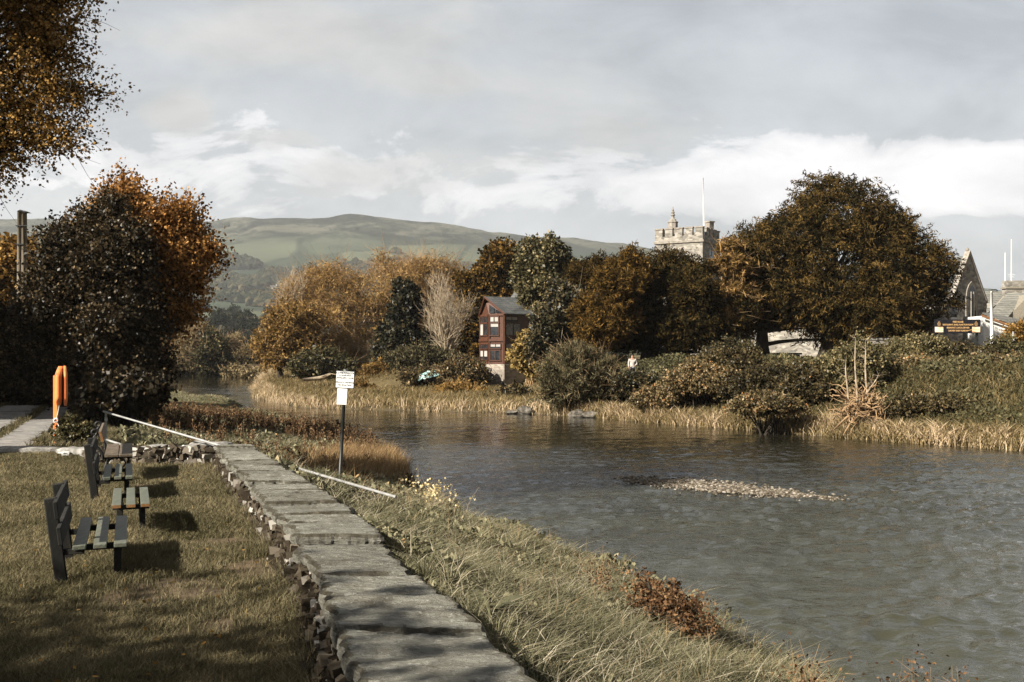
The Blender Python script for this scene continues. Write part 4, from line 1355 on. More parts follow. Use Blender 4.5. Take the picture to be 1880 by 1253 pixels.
def shell(cx, w, z0, z1, dep, y):
    """one half of the capsule-shaped housing, seen edge-on"""
    n_, m_ = 22, 16
    V = []
    for j in range(n_ + 1):
        t = j / n_
        prof = min(1, (t / .16) ** .55 if t > 0 else 0) * min(1, ((1 - t) / .22) ** .55 if t < 1 else 0)
        prof = max(prof, .12)
        sl_ = -.05 * max(0, (t - .78) / .22) * (1 if w > .15 else -.3)
        for i in range(m_):
            a = i * 2 * math.pi / m_
            cxx = math.copysign(abs(math.cos(a)) ** .55, math.cos(a)); cyy = math.copysign(abs(math.sin(a)) ** .7, math.sin(a))
            V.append(lbr(cx - sl_ + cxx * w / 2 * (.55 + .45 * prof), y + cyy * dep / 2 * prof, z0 + (z1 - z0) * t))
    Fq = [(j * m_ + i, j * m_ + (i + 1) % m_, (j + 1) * m_ + (i + 1) % m_, (j + 1) * m_ + i) for j in range(n_) for i in range(m_)]
    mb = MB().add(V, Fq)
    mb.add(V[:m_], [list(range(m_))[::-1]]); mb.add(V[-m_:], [list(range(m_))])
    return mb


z0 = W(0, 745, D)[2]
shell(base[0] + .045, .175, z0 + .01, zt - .01, .78, D - .02).build('housing_shell', M_ORP, lb, smooth=True)
shell(base[0] + .205, .10, z0 - .01, zt, .74, D - .02).build('housing_shell', M_ORP, lb, smooth=True)
MB().box(lbr(base[0] + .13, D - .02, (z0 + zt) / 2 + .02), (.12, .40, (zt - z0) * .82), rotz(LBA), taper=.9).build('inner_reel', M_ORD, lb)
rp = [(base[0] + .13, D - .12, z0 + .05), (base[0] + .10, D - .12, z0 - .12), (base[0] + .05, D - .10, z0 - .30), (base[0] + .0, D - .08, z0 - .36), (base[0] - .08, D - .05, z0 - .36)]
rb = MB().tube(rp, [.012] * 5, 6)
for k in range(3):
    rb.tube([(base[0] + .03 + .05 * math.cos(a), D - .1 - .01 * k, z0 - .36 + .05 * math.sin(a) - .01 * k) for a in np.linspace(0, 6.28, 13)], [.012] * 13, 5)
rb.tube([(base[0] + .06, D - .1, z0 - .4), (base[0] + .10, D - .1, z0 - .52)], [.012, .012], 5)
rb.build('rope', M_ROPE, lb, smooth=True)

# ---------------------------------------------------------------- handrail
M_GALV = mat_noise('galvanised_steel', [(.3, (.22, .22, .21)), (.7, (.36, .36, .35))], 7, .6, .2, .004, metal=.15)
hr = thing('handrail', 'grey tubular handrail sloping down past the wall corner to the river', 'handrail', (-7, 22, 0))
ra, rb2 = W(190, 756, 24.0), W(727, 913, 17.0)
MB().tube([ra, ra * .5 + rb2 * .5, rb2], [.024] * 3, 10).build('rail', M_GALV, hr, smooth=True)
for t, zoff in ((.012, 0), (.80, 0)):
    p = ra * (1 - t) + rb2 * t
    g = h1(p[0], p[1])
    MB().tube([p, (p[0], p[1], min(g, p[2] - .3) - .3)], [.027] * 2, 10).build('post', M_GALV, hr, smooth=True)
    MB().tube([(p[0], p[1], p[2] - .12), (p[0], p[1], p[2] - .2)], [.036] * 2, 10).build('collar', M_GALV, hr, smooth=True)
MB().tube([W(196, 808, 23.8), W(232, 820, 23.3)], [.03, .03], 8).build('lower_rail', M_GALV, hr, smooth=True)

# ---------------------------------------------------------------- angling club sign
M_WHITE = mat_noise('white_enamel', [(.3, (.70, .70, .68)), (.7, (.84, .84, .82))], 3, .45, .05, .002)
M_BLACK = mat_noise('black_paint', [(.3, (.008, .009, .008)), (.8, (.03, .032, .03))], 8, .4, .2, .003)
M_INK = mat_noise('black_lettering', [(.3, (.015, .015, .015)), (.7, (.03, .03, .03))], 4, .6, 0)
D = 24.5
ft = W(622, 897, D); ft[2] = min(ft[2], h1(ft[0], D)) - .1
tp = W(634.5, 681, D)
sg = thing('angling_sign', 'white angling club notice with black lettering on a leaning black post', 'sign', ft)
MB().tube([ft, tp], [.045, .04], 12).build('post', M_BLACK, sg, smooth=True)
MB().tube([tp - (tp - ft) * .002, tp + (tp - ft) * .012], [.05, .05], 10).build('post_cap', M_GALV, sg, smooth=True)
up = (tp - ft) / np.linalg.norm(tp - ft)
tilt = math.atan2(up[0], up[2])
Rr = np.array(Matrix.Rotation(tilt, 3, 'Y'))


def pl(px0, px1, py0, py1, dy, th, name, mat, bev):
    a, c = W(px0, py0, D), W(px1, py1, D)
    cen = (a + c) / 2; cen[1] = D - dy
    return MB().box(cen, (abs(c[0] - a[0]), th, abs(a[2] - c[2])), Rr).build(name, mat, sg, bevel=bev), cen


fr, cen = pl(616.6, 651.6, 681, 713.4, .052, .014, 'sign_frame', M_BLACK, .004)
pt, cen = pl(618, 650.2, 682.2, 712.2, .062, .012, 'sign_plate', M_WHITE, .003)
pl(619.5, 637.5, 713.6, 743, .056, .008, 'blank_plate', M_WHITE, .002)
for i, (s, sz_) in enumerate((('CLWB PYSGOTA', .058), ('LLANRWST', .058), ('ANGLERS CLUB', .058), ('————', .05), ('PRIVATE FISHING', .056), ('NO BOATING', .056))):
    zz_ = (.158, .098, .038, -.015, -.073, -.138)[i]
    loc = cen + Rr @ np.array([0, -.0075, zz_]) - wloc(pt)
    o = text(s, sz_, M_INK, pt, tuple(loc), (R(90), tilt, 0))
    cu = o.data
    cu.offset = .0012

# ---------------------------------------------------------------- utility poles and wires
M_POLE = mat_noise('grey_pole_wood', [(.3, (.13, .105, .075)), (.7, (.33, .28, .21))], 4, .9, .4, .02, (4, 4, .3))
D = 46
up_ = thing('utility_pole', 'pair of weathered wooden utility poles bolted together above the dark tree', 'utility pole', gb_(40, D))
for pxx, top in ((36.5, 388), (44.5, 390)):
    MB().tube([gb_(pxx, D), W(pxx, top, D)], [.15, .115], 10).build('pole', M_POLE, up_, smooth=True)
for py in (414, 448):
    a = W(29, py, D - .14); c = W(50, py + 1.5, D - .14)
    MB().box((a + c) / 2, (c[0] - a[0], .06, .05)).build('bolt_bar', M_IRON, up_)
for pxx, top in ((36.5, 386.5), (44.5, 388.5)):
    MB().prism([W(pxx - 6, top + 1.5, D - .2), W(pxx + 6, top + 1.5, D - .2), W(pxx, top - 1.5, D - .2)], (0, .4, 0)).build('pole_cap', M_IRON, up_)


def wire(label, pts, r_):
    a, c = pts[0], pts[-1]
    t = np.linspace(0, 1, 25)[:, None]
    P_ = a * (1 - t) + c * t + np.array([0, 0, -1.0]) * np.sin(t * math.pi) * pts[1]
    o = MB().tube(P_, [r_] * 25, 5).build('overhead_wire', M_BLACK, at=a)
    tag(o, label, 'wire', 'overhead wires')


wire('thin wire slanting from the left edge down to the utility poles', [W(-120, 350, 40), .3, W(32, 450, 46)], .014)
wire('upper thin black wire crossing the river in front of the far bend', [W(150, 643, 46), .5, W(900, 655, 96)], .014)
wire('lower thin black wire crossing the river in front of the far bend', [W(150, 655, 46), .5, W(900, 668, 96)], .012)
M_CONC = mat_noise('concrete_post', [(.3, (.10, .10, .095)), (.7, (.2, .2, .19))], 4, .9, .3, .01)
o = MB().box(np.array(gb_(34, 45)) + np.array([0, 0, 1.0]), (.32, .2, 2.4)).build('gate_post', M_CONC, at=gb_(34, 45), bevel=.03)
tag(o, 'square grey gate post in the shade beside the slab path', 'post')
# ---------------------------------------------------------------- buildings
M_CHURCH = mat_masonry('church_rubble', (.04, .036, .031), (.17, .155, .134), (.38, .355, .315), (.24, .22, .19), 2.3, 4.6, .08)
M_ASHLAR = mat_noise('dressed_stone', [(.3, (.15, .132, .11)), (.7, (.31, .28, .24))], 3, .9, .4, .02)
M_ROOF = mat_slates('roof_slates', (.075, .08, .08), (.12, .122, .118))
M_ROOFL = mat_slates('pale_roof_slates', (.14, .14, .125), (.2, .195, .175))
M_GLASS, nt2, b = newmat('dark_glass')
b.inputs['Base Color'].default_value = (.012, .014, .016, 1); b.inputs['Roughness'].default_value = .06
r = ramp(nt2, [(.4, (.010, .012, .014)), (.6, (.03, .033, .036))]); nt2.links.new(noi(nt2, coord(nt2), 1.5), r.inputs[0]); nt2.links.new(r.outputs[0], b.inputs['Base Color'])
M_REDWOOD = mat_noise('red_brown_timber', [(.3, (.036, .015, .009)), (.7, (.10, .036, .016))], 3, .55, .3, .01, (6, 6, .5))
M_BLIND = mat_noise('white_blind', [(.3, (.28, .265, .24)), (.7, (.38, .36, .33))], 2, .8, .1, .005)
M_HWALL = mat_masonry('house_rubble', (.12, .10, .08), (.28, .235, .195), (.42, .37, .32), (.28, .24, .2), 2.4, 5.4, .08)
M_RENDER = mat_noise('white_render', [(.3, (.62, .61, .58)), (.7, (.78, .77, .74))], 2, .9, .3, .01)
M_BROWN = mat_noise('brown_pebbledash', [(.3, (.17, .15, .115)), (.7, (.27, .24, .19))], 8, .95, .5, .02)
M_RUST = mat_noise('brown_fascia_board', [(.3, (.16, .075, .035)), (.7, (.26, .13, .06))], 3, .7, .2, .01)

# --- wooden house on its stone base
D0 = 95.0


def hp(px, D): return np.array([(px - 940) / F * D, D])


A, Bp, C, E = hp(881, 97.4), hp(897.5, 95.0), hp(925, 94.4), hp(972, 97.0)
G_ = A + (E - C)
zb = W(0, 668, 95)[2]; ze = W(0, 577.5, 95)[2]; zr = W(0, 547, 96.5)[2]; zfl = W(0, 625, 95)[2]
hs_ = thing('wooden_house', 'red-brown timber house with tall windows on a stone base by the river', 'house', (*((A + E) / 2), -1.2))
mb = MB()
plan = [A, Bp, C, E, G_]
mb.prism([(p[0], p[1], zb) for p in plan], (0, 0, ze - zb))
ap = hp(891, 96.0)
apex = np.array([ap[0], ap[1], zr - .12])
mb.add([(*A, ze), (*Bp, ze), apex], [[0, 1, 2]]); mb.add([(*Bp, ze), (*C, ze), apex], [[0, 1, 2]])
mb.build('wall', M_REDWOOD, hs_)
r2_ = hp(985, 99.4)
rb = MB()
P1 = np.array([hp(889.5, 95.4)[0], 95.4, zr]); P2 = np.array([r2_[0], r2_[1], zr])
eC = np.array([hp(926.5, 93.7)[0], 93.7, ze - .03]); eE = np.array([hp(976, 96.4)[0], 96.4, ze - .03])
eA = np.array([hp(879.5, 97.2)[0], 97.2, ze - .03]); eG = np.array([G_[0] + .3, G_[1] + .5, ze - .03])
th_ = np.array([0, 0, .09])
for q in ((P1, P2, eE, eC), (P1, eA, eG, P2)):
    rb.prism([p for p in q], th_)
rb.build('roof', M_ROOF, hs_)
bb = MB()
for p, q in ((P1, eC), (P1, eA)):
    d = q - p
    bb.tube([p + np.array([0, -.10, -.02]), q + np.array([0, -.10, -.02])], [.10, .10], 4)
bb.build('bargeboard', M_REDWOOD, hs_)
# upper lights in the gable
gl = MB()
for f0, f1, g0, g1 in ((.10, .42, .12, .66), (.52, .86, .10, .48)):
    P_ = lambda s, h: Bp * (1 - s) + C * s
for k_, (s0, s1, hL, hR) in enumerate(((.02, .40, .62, .34), (.46, .86, .28, .02))):
    a = Bp * (1 - s0) + C * s0; c_ = Bp * (1 - s1) + C * s1
    n_ = np.array([0, -.06])
    full = zr - ze
    tri = [(*(a + n_), ze + .12), (*(c_ + n_), ze + .12), (*(c_ + n_ + np.array([0, .9]) * hR), ze + .12 + full * hR * .8), (*(a + n_ + np.array([0, .9]) * hL), ze + .12 + full * hL * .8)]
    gl.add(tri, [[0, 1, 2, 3]])
gl.build('gable_light', M_GLASS, hs_)


def window(root, P0, P1, s0, s1, za, zb_, frame, pane, fw=.07, bars=0, name='window', blind=0, out=.05, bmat=None):
    """framed window on the wall from plan point P0 to P1 between fractions s0 and s1"""
    P0 = np.array(P0, float); P1 = np.array(P1, float)
    d = P1 - P0; L = np.linalg.norm(d); d /= L
    n = np.array([d[1], -d[0]])
    if n @ (P0) > 0: n = -n
    a = P0 + d * L * s0; c = P0 + d * L * s1
    w = np.linalg.norm(c - a)
    ang = math.atan2(d[1], d[0]); M3 = rotz(ang)
    m = (a + c) / 2

    def bx(mb, u, z, su, sz_, dep, o):
        q = m + d * u + n * o
        mb.box((q[0], q[1], z), (su, dep, sz_), M3)
    fm = MB(); zc = (za + zb_) / 2; hh = zb_ - za
    bx(fm, -w / 2, zc, fw, hh, .08, out); bx(fm, w / 2, zc, fw, hh, .08, out)
    bx(fm, 0, za - fw * .2, w + fw * 2, fw, .12, out); bx(fm, 0, zb_ + fw * .2, w + fw, fw, .085, out)
    for i in range(bars):
        bx(fm, -w / 2 + w * (i + 1) / (bars + 1), zc, fw * .8, hh - fw, .07, out)
    f = fm.build(name, frame, root)
    pm_ = MB(); bx(pm_, 0, zc, w - fw * .9, hh - fw * .5, .02, out * .4); pm_.build('pane', pane, f)
    if blind:
        bl = MB(); bx(bl, 0, zb_ - hh * blind / 2 - fw * .4, w - fw * 1.2, hh * blind - fw * .3, .015, out * .4 + .014); bl.build('blind', bmat or M_BLIND, f)
    return f


def zz(py, D=95): return W(0, py, D)[2]


zoom = lambda v: 430 + v / 3.58
window(hs_, Bp, C, .06, .66, zz(zoom(582)), zz(zoom(543)), M_REDWOOD, M_GLASS, .09, 1, blind=.8)
window(hs_, Bp, C, .10, .66, zz(zoom(667)), zz(zoom(587)), M_REDWOOD, M_GLASS, .07, 0, blind=.28)
window(hs_, Bp, C, .10, .80, zz(zoom(752)), zz(zoom(722)), M_REDWOOD, M_GLASS, .06, 1, blind=.6)
window(hs_, Bp, C, .10, .78, zz(zoom(830)), zz(zoom(765)), M_REDWOOD, M_GLASS, .08, 1)
for sa, sb in ((.10, .45), (.52, .92)):
    window(hs_, A, Bp, sa, sb, zz(zoom(583), 96), zz(zoom(545), 96), M_REDWOOD, M_GLASS, .06, 0)
    window(hs_, A, Bp, sa, sb, zz(zoom(667), 96), zz(zoom(590), 96), M_REDWOOD, M_GLASS, .07, 0, blind=.95 if sa < .2 else 0)
    window(hs_, A, Bp, sa, sb, zz(zoom(755), 96), zz(zoom(725), 96), M_REDWOOD, M_GLASS, .06, 0)
    window(hs_, A, Bp, sa, sb, zz(zoom(828), 96), zz(zoom(765), 96), M_REDWOOD, M_GLASS, .07, 0, blind=.62)
window(hs_, C, E, .06, .52, zz(zoom(578)), zz(zoom(543)), M_REDWOOD, M_GLASS, .06, 1, blind=.55)
window(hs_, C, E, .06, .66, zz(zoom(665)), zz(zoom(587)), M_REDWOOD, M_GLASS, .07, 1)
window(hs_, C, E, .06, .60, zz(zoom(828)), zz(zoom(722)), M_REDWOOD, M_GLASS, .08, 1)
tb_ = MB()
for p, q in ((A, Bp), (Bp, C), (C, E)):
    d = (q - p); L = np.linalg.norm(d); d /= L; ang = math.atan2(d[1], d[0]); n = np.array([d[1], -d[0]])
    for z_, h_, pr in ((zfl, .22, .07), (zb + .08, .2, .09), (ze - .06, .16, .06)):
        c_ = (p + q) / 2 + n * pr
        tb_.box((c_[0], c_[1], z_), (L + .05, .10 + pr * .3, h_), rotz(ang))
for p in (A, Bp, C):
    tb_.box((p[0] + .02, p[1] - .06, (zb + ze) / 2), (.17, .17, ze - zb - .02))
tb_.build('timber_trim', M_REDWOOD, hs_)
sb_ = MB()
q0, q1, q2 = hp(877.5, 94.6), hp(926, 93.6), hp(975, 96.0)
sb_.prism([(*q0, -1.9), (*q1, -1.9), (*q2, -1.9), (q2[0] - .3, q2[1] + 6, -1.9), (q0[0], q0[1] + 6, -1.9)], (0, 0, zb - .04 + 1.9))
sb_.build('stone_base', M_HWALL, hs_)
# rear wing with a second slate gable
rw = MB()
ra_ = hp(933, 101); rc = hp(968, 103)
zr2 = W(0, 535, 101)[2]; ze2 = W(0, 552, 101)[2]
rw.prism([(ra_[0], ra_[1], ze2), (hp(946, 100.5)[0], 100.5, zr2), (hp(958, 100.2)[0], 100.2, ze2)], (1.2, 5, 0))
rw.build('rear_roof', M_ROOF, hs_)

# --- church
ch = thing('church', 'grey stone church with a battlemented tower and a steep gable behind the yews', 'church', (32, 97, 1.5))
TN = np.array([-.51, -.86]); TT = np.array([-.86, .51]); TR = np.array([.51, .86])
C0 = np.array([(1290 - 940) / F * 102, 102.0]); wT = 5.2
zc_ = lambda py, D=102: W(0, py, D)[2]


def bx2(mb, u0, u1, v0, v1, z0, z1, org=C0, U=-TT, Vv=TR):
    """box in the church's own axes: u along the wall (to the right), v away from the river"""
    c = org + U * (u0 + u1) / 2 + Vv * (v0 + v1) / 2
    mb.box((c[0], c[1], (z0 + z1) / 2), (abs(u1 - u0), abs(v1 - v0), z1 - z0), rotz(math.atan2(U[1], U[0])))


zs, zk, zm = zc_(444), zc_(431), zc_(415.5)
tw_ = MB(); bx2(tw_, -wT, 0, 0, wT, 1.0, zs); tw_.build('tower', M_CHURCH, ch)
st_ = MB(); bx2(st_, -wT - .14, .14, -.14, wT + .14, zs, zs + .22); bx2(st_, -wT - .1, .1, -.1, wT + .1, zs - 2.9, zs - 2.72); st_.build('string_course', M_ASHLAR, ch)
pp = MB(); bx2(pp, -wT - .02, .02, -.02, .4, zs + .22, zk); bx2(pp, -wT - .02, .02, wT - .4, wT + .02, zs + .22, zk)
bx2(pp, -wT - .02, -wT + .4, .4, wT - .4, zs + .22, zk); bx2(pp, -.4, .02, .4, wT - .4, zs + .22, zk)
pp.build('parapet', M_CHURCH, ch)
mw = .82
for side in range(4):
    for i in range(5):
        c = -wT + mw / 2 + i * (wT - mw) / 4
        if side in (2, 3) and i in (0, 4): continue
        m1 = MB(); m2 = MB()
        v_ = wT + c
        if side == 0: a = (c - mw / 2, c + mw / 2, -.03, .37)
        if side == 1: a = (c - mw / 2, c + mw / 2, wT - .37, wT + .03)
        if side == 2: a = (-.37, .03, v_ - mw / 2, v_ + mw / 2)
        if side == 3: a = (-wT - .03, -wT + .37, v_ - mw / 2, v_ + mw / 2)
        top = zm - .12
        bx2(m1, *a, zk, top); mm_ = m1.build('merlon', M_CHURCH, ch)
        bx2(m2, a[0] - .06, a[1] + .06, a[2] - .06, a[3] + .06, top, top + .14); m2.build('cap_stone', M_ASHLAR, mm_)


def lathe(mb, c, prof, sides=8):
    n = len(prof); V = []
    for r_, z_ in prof:
        for i in range(sides):
            a = (i + .5) * 2 * math.pi / sides
            V.append((c[0] + r_ * math.cos(a), c[1] + r_ * math.sin(a), z_))
    Fq = [(j * sides + i, j * sides + (i + 1) % sides, (j + 1) * sides + (i + 1) % sides, (j + 1) * sides + i) for j in range(n - 1) for i in range(sides)]
    mb.add(V, Fq); mb.add(V[-sides:], [list(range(sides))])
    return mb


pc_ = C0 + TT * (wT - 1.0) + TR * 1.3
pcx = (1235.5 - 940) / F * pc_[1]
tz = lambda py: W(0, py, pc_[1])[2]
t_ = MB(); lathe(t_, (pcx, pc_[1]), [(.52, tz(440)), (.52, tz(410)), (.58, tz(409.5)), (.58, tz(408)), (.40, tz(406)), (.30, tz(403)), (.17, tz(402)), (.15, tz(398)), (.24, tz(396)), (.24, tz(394.5)), (.12, tz(393)), (.22, tz(391)), (.10, tz(388)), (.13, tz(386)), (.05, tz(384)), (.03, tz(380))])
t_.build('stair_turret', M_ASHLAR, ch)
t_ = MB(); c2 = C0 + TR * 3.4 - TT * -.5
cx2 = (1303 - 940) / F * c2[1]; t2 = lambda py: W(0, py, c2[1])[2]
t_.box((cx2, c2[1], (t2(430) + t2(409)) / 2), (.62, .62, t2(409) - t2(430)), rotz(.55)); t_.box((cx2, c2[1], t2(408)), (.8, .8, .14), rotz(.55))
t_.build('chimney_turret', M_ASHLAR, ch)
# paired belfry lights on the right face and the river face
for (org, U_, off) in ((C0, TR, wT / 2), (C0, TT, wT / 2)):
    n = -TT if U_ is TR else TN
    for k in (-.42, .42):
        z0_, z1_ = zs - 2.5, zs - .95
        pts = [(-.26, z0_), (.26, z0_), (.26, z1_), (.13, z1_ + .34), (0, z1_ + .5), (-.13, z1_ + .34), (-.26, z1_)]
        q = [np.array([*(org + U_ * (off + k + s) + n * .03), z]) for s, z in pts]
        fr_ = [np.array([*(org + U_ * (off + k + s * 1.45) + n * .015), z0_ - .1 + (z - z0_) * 1.08]) for s, z in pts]
        f = MB().add(fr_, [list(range(7))]).add([p - np.array([*n, 0]) * .1 for p in fr_], [list(range(7))]).build('belfry_window', M_ASHLAR, ch)
        MB().add(q, [list(range(7))]).build('louvre', M_GLASS, f)
# nave along the river side
nv = MB(); bx2(nv, .3, 24, .6, 8.5, .4, 6.4); nv.build('nave_wall', M_CHURCH, ch)
rf = MB()
o_ = lambda u, v, z: np.array([*(C0 - TT * u + TR * v), z])
for q in ((o_(.3, .2, 6.3), o_(24.3, .2, 6.3), o_(24.3, 4.6, 9.6), o_(.3, 4.6, 9.6)), (o_(.3, 4.6, 9.6), o_(24.3, 4.6, 9.6), o_(24.3, 9, 6.3), o_(.3, 9, 6.3))):
    rf.prism(q, (0, 0, .12))
rf.build('nave_roof', M_ROOF, ch)
# transept with the steep gable
gn = np.array([.58, -.815]); gt = np.array([.815, .58]); ga = np.array([-.58, .815])
GA = np.array([(1781 - 940) / F * 90, 90.0])
hw = 2.75
zE, zA, zB = W(0, 556, 90)[2], W(0, 471, 90)[2], .6
pt3 = lambda s, z, o=0, a=0: np.array([*(GA + gt * s + gn * o + ga * a), z])
tg = MB(); tg.prism([pt3(-hw, zB), pt3(hw, zB), pt3(hw, zE), pt3(0, zA - .1), pt3(-hw, zE)], np.array([*(ga * 13), 0]))
tg.build('gable_wall', M_CHURCH, ch)
tr_ = MB()
for sg_ in (-1, 1):
    q = [pt3(0, zA, 0, .5), pt3(sg_ * (hw + .35), zE - .35, 0, .5), pt3(sg_ * (hw + .35), zE - .35, 0, 13.2), pt3(0, zA, 0, 13.2)]
    nn = np.array([*(gt * sg_ * .8), .35]); tr_.prism(q, nn / np.linalg.norm(nn) * .14)
tr_.build('transept_roof', M_ROOF, ch)
cp = MB()
for sg_ in (-1, 1):
    a, c_ = pt3(0, zA + .12, .05, 0), pt3(sg_ * (hw + .22), zE - .12, .05, 0)
    d = c_ - a
    cp.prism([a, c_, c_ + np.array([0, 0, .30]), a + np.array([0, 0, .42])], np.array([*(ga * .5), 0]))
    cp.box(c_ + np.array([0, 0, -.1]), (.5, .6, .45), rotz(math.atan2(gt[1], gt[0])))
cp.build('gable_coping', M_ASHLAR, ch)
fz = lambda py: W(0, py, 90)[2]
lathe(MB(), GA + ga * .25, [(.26, fz(473)), (.2, fz(467)), (.13, fz(463)), (.10, fz(461)), (.17, fz(458.5)), (.13, fz(456.5)), (.03, fz(454))]).build('finial', M_ASHLAR, ch)


def lancet(root, P, U, n, s, w, z0_, z1_, name='lancet_window', mul=0, mat_in=None):
    """pointed window: stone surround, glass and mullions"""
    def outline(ww, za, zb_, o):
        h = zb_ - ww * 1.6
        pts = [(-ww, za), (ww, za), (ww, h), (ww * .82, h + ww * .75), (ww * .45, h + ww * 1.3), (0, zb_), (-ww * .45, h + ww * 1.3), (-ww * .82, h + ww * .75), (-ww, h)]
        return [np.array([*(P + U * (s + a) + n * o), z]) for a, z in pts]
    back = np.array([*(-n), 0])
    f = MB().prism(outline(w * 1.5, z0_ - .2, z1_ + .35, .10), back * .3).build(name, M_ASHLAR, root)
    MB().prism(outline(w, z0_, z1_, .12), back * .05).build('pane', mat_in or M_GLASS, f)
    for k in range(mul):
        x_ = -w + 2 * w * (k + 1) / (mul + 1)
        c = P + U * (s + x_) + n * .15
        MB().box((c[0], c[1], (z0_ + z1_ - w) / 2), (.10, .10, z1_ - z0_ - w * .9), rotz(math.atan2(U[1], U[0]))).build('mullion', M_ASHLAR, f)
    return f


lancet(ch, GA, gt, gn, .15, .62, W(0, 612, 90)[2], W(0, 524, 90)[2], mul=2)
PG = np.array([(1750 - 940) / F * 86.5, 86.5])
p3 = lambda s, z, o=0, a=0: np.array([*(PG + gt * s + gn * o + ga * a), z])
zE2, zA2 = W(0, 574, 86.5)[2], W(0, 547, 86.5)[2]
MB().prism([p3(-1.6, .6), p3(1.5, .6), p3(1.5, zE2), p3(0, zA2), p3(-1.6, zE2)], np.array([*(ga * 5), 0])).build('porch_wall', M_CHURCH, ch)
pr_ = MB()
for sg_ in (-1, 1):
    pr_.prism([p3(0, zA2 + .05, .1), p3(sg_ * 1.75, zE2 - .12, .1), p3(sg_ * 1.75, zE2 + .16, .1), p3(0, zA2 + .35, .1)], np.array([*(ga * 5), 0]))
pr_.build('porch_roof', M_ASHLAR, ch)
lancet(ch, PG, gt, gn, -.1, .5, W(0, 607, 86.5)[2], W(0, 558, 86.5)[2])
fp = MB().tube([(*(C0 + TR * .55 + TT * .05), zs + .2), ((1291 - 940) / F * 102.5, 102.5, W(0, 327, 102.5)[2])], [.07, .04], 8)
o = fp.build('flagpole', M_WHITE, at=(*(C0 + TR * .55), zs + .2), smooth=True)
tag(o, 'white bare flagpole rising from the church tower', 'flagpole')
# dark table tomb and low churchyard wall seen under the yew
tm = thing('table_tomb', 'dark table tomb under the biggest yew before the bright church wall', 'tomb', W(1443, 668, 80))
a = W(1443, 652, 80)
MB().box((a[0], 80, a[2] + .1), (2.3, 1.1, .14), None).build('top_slab', M_STONEGREY, tm, bevel=.02)
MB().box((a[0], 80, a[2] - .6), (2.0, .85, 1.25), None).build('chest', M_BARK, tm)
hw_ = thing('churchyard_wall', 'grey block wall showing between the biggest yew and the signboard bushes', 'wall', W(1620, 650, 70))
MB().box(W(1632, 648, 70), (3.0, .4, 1.9), rotz(.05)).build('blockwork', M_CHURCH, hw_)
MB().box(W(1632, 623, 70) + np.array([0, 0, .0]), (3.1, .5, .14), rotz(.05)).build('coping', M_STONEGREY, hw_)

# --- houses at the right edge
h2 = thing('house', 'slate-roofed house with a large stone chimney stack at the right edge', 'house', (45, 100, 1.5))
D = 102
mb = MB(); mb.prism([W(1806, 578, D), W(1900, 578, D), W(1900, 640, D), W(1806, 640, D)][::-1], (0, 6, 0)); mb.build('wall', M_BROWN, h2)
mb = MB(); mb.prism([W(1803, 579, D - .5), W(1905, 579, D - .5), np.array([*W(1905, 537, D + 3)]), np.array([*W(1803, 537, D + 3)])], (0, 0, .12)); mb.build('roof', M_ROOFL, h2)
MB().box((W(1868, 540, 96)[0], 96.6, W(0, 540, 96)[2]), (1.9, 1.0, 2.6)).build('chimney', M_CHURCH, h2)
mb = MB()
for k in range(4):
    lathe(mb, (W(1856 + k * 7.5, 0, 96)[0], 96.6), [(.13, W(0, 529, 96)[2]), (.12, W(0, 522, 96)[2])], 8)
mb.box((W(1868, 0, 96)[0], 96.6, W(0, 528.5, 96)[2]), (2.15, 1.2, .16))
mb.build('chimney_pots', M_BROWN, h2)
h3 = thing('house', 'brown rendered house with a pale sloping slate roof at the right edge', 'house', (46, 90, 1.5))
D = 90
mb = MB(); mb.prism([W(1846, 588, D), W(1910, 600, D), W(1910, 560, D), W(1890, 541, D)], (0, 5, 0)); mb.build('gable', M_BROWN, h3)
mb = MB(); mb.prism([W(1812, 583, D - .4), W(1851, 585, D - .6), W(1888, 541, D + 2), W(1850, 541, D + 3)], (0, 0, .15)); mb.build('roof', M_ROOFL, h3)
mb = MB(); mb.prism([W(1846, 588, D + .2), W(1910, 588, D + .2), W(1910, 650, D + .2), W(1846, 650, D + .2)], (0, 4.5, 0)); mb.build('wall', M_BROWN, h3)
h4 = thing('outbuilding', 'white-walled low building with brown eaves boards right of the church', 'building', (42, 84, 1.6))
D = 84
mb = MB(); mb.prism([W(1806, 580, D), W(1866, 603, D), W(1866, 650, D), W(1806, 650, D)], (.5, 5, 0)); mb.build('wall', M_RENDER, h4)
mb = MB(); mb.prism([W(1803, 576.5, D - .35), W(1872, 601, D - .35), W(1884, 590, D + 4), W(1816, 577, D + 4)], (0, 0, .1)); mb.build('roof', M_ROOFL, h4)
mb = MB(); mb.prism([W(1802.5, 577.5, D - .42), W(1872, 602, D - .42), W(1872, 605.5, D - .42), W(1802.5, 581.5, D - .42)], (0, .06, 0)); mb.build('fascia_board', M_RUST, h4)
for lb, x, y0, y1, D, dp in (('tall thin aerial mast rising above the chimney stack', 1857, 440, 535, 97, 1), ('shorter thin aerial mast left of the chimney stack', 1845.5, 464, 560, 98, 0)):
    a = thing('aerial_mast', lb, 'aerial', W(x, y1, D), 'aerial masts on the houses')
    MB().tube([W(x, y1, D), W(x, y0, D)], [.05, .03], 6).build('mast', M_WHITE, a)
    for yy_, w_ in ((y1 - 30, .7), (y1 - 26, .5)):
        q = W(x, yy_, D); MB().tube([q - np.array([w_ / 2, .03, 0]), q + np.array([w_ / 2, -.03, 0])], [.02, .02], 5).build('crossbar', M_WHITE, a)

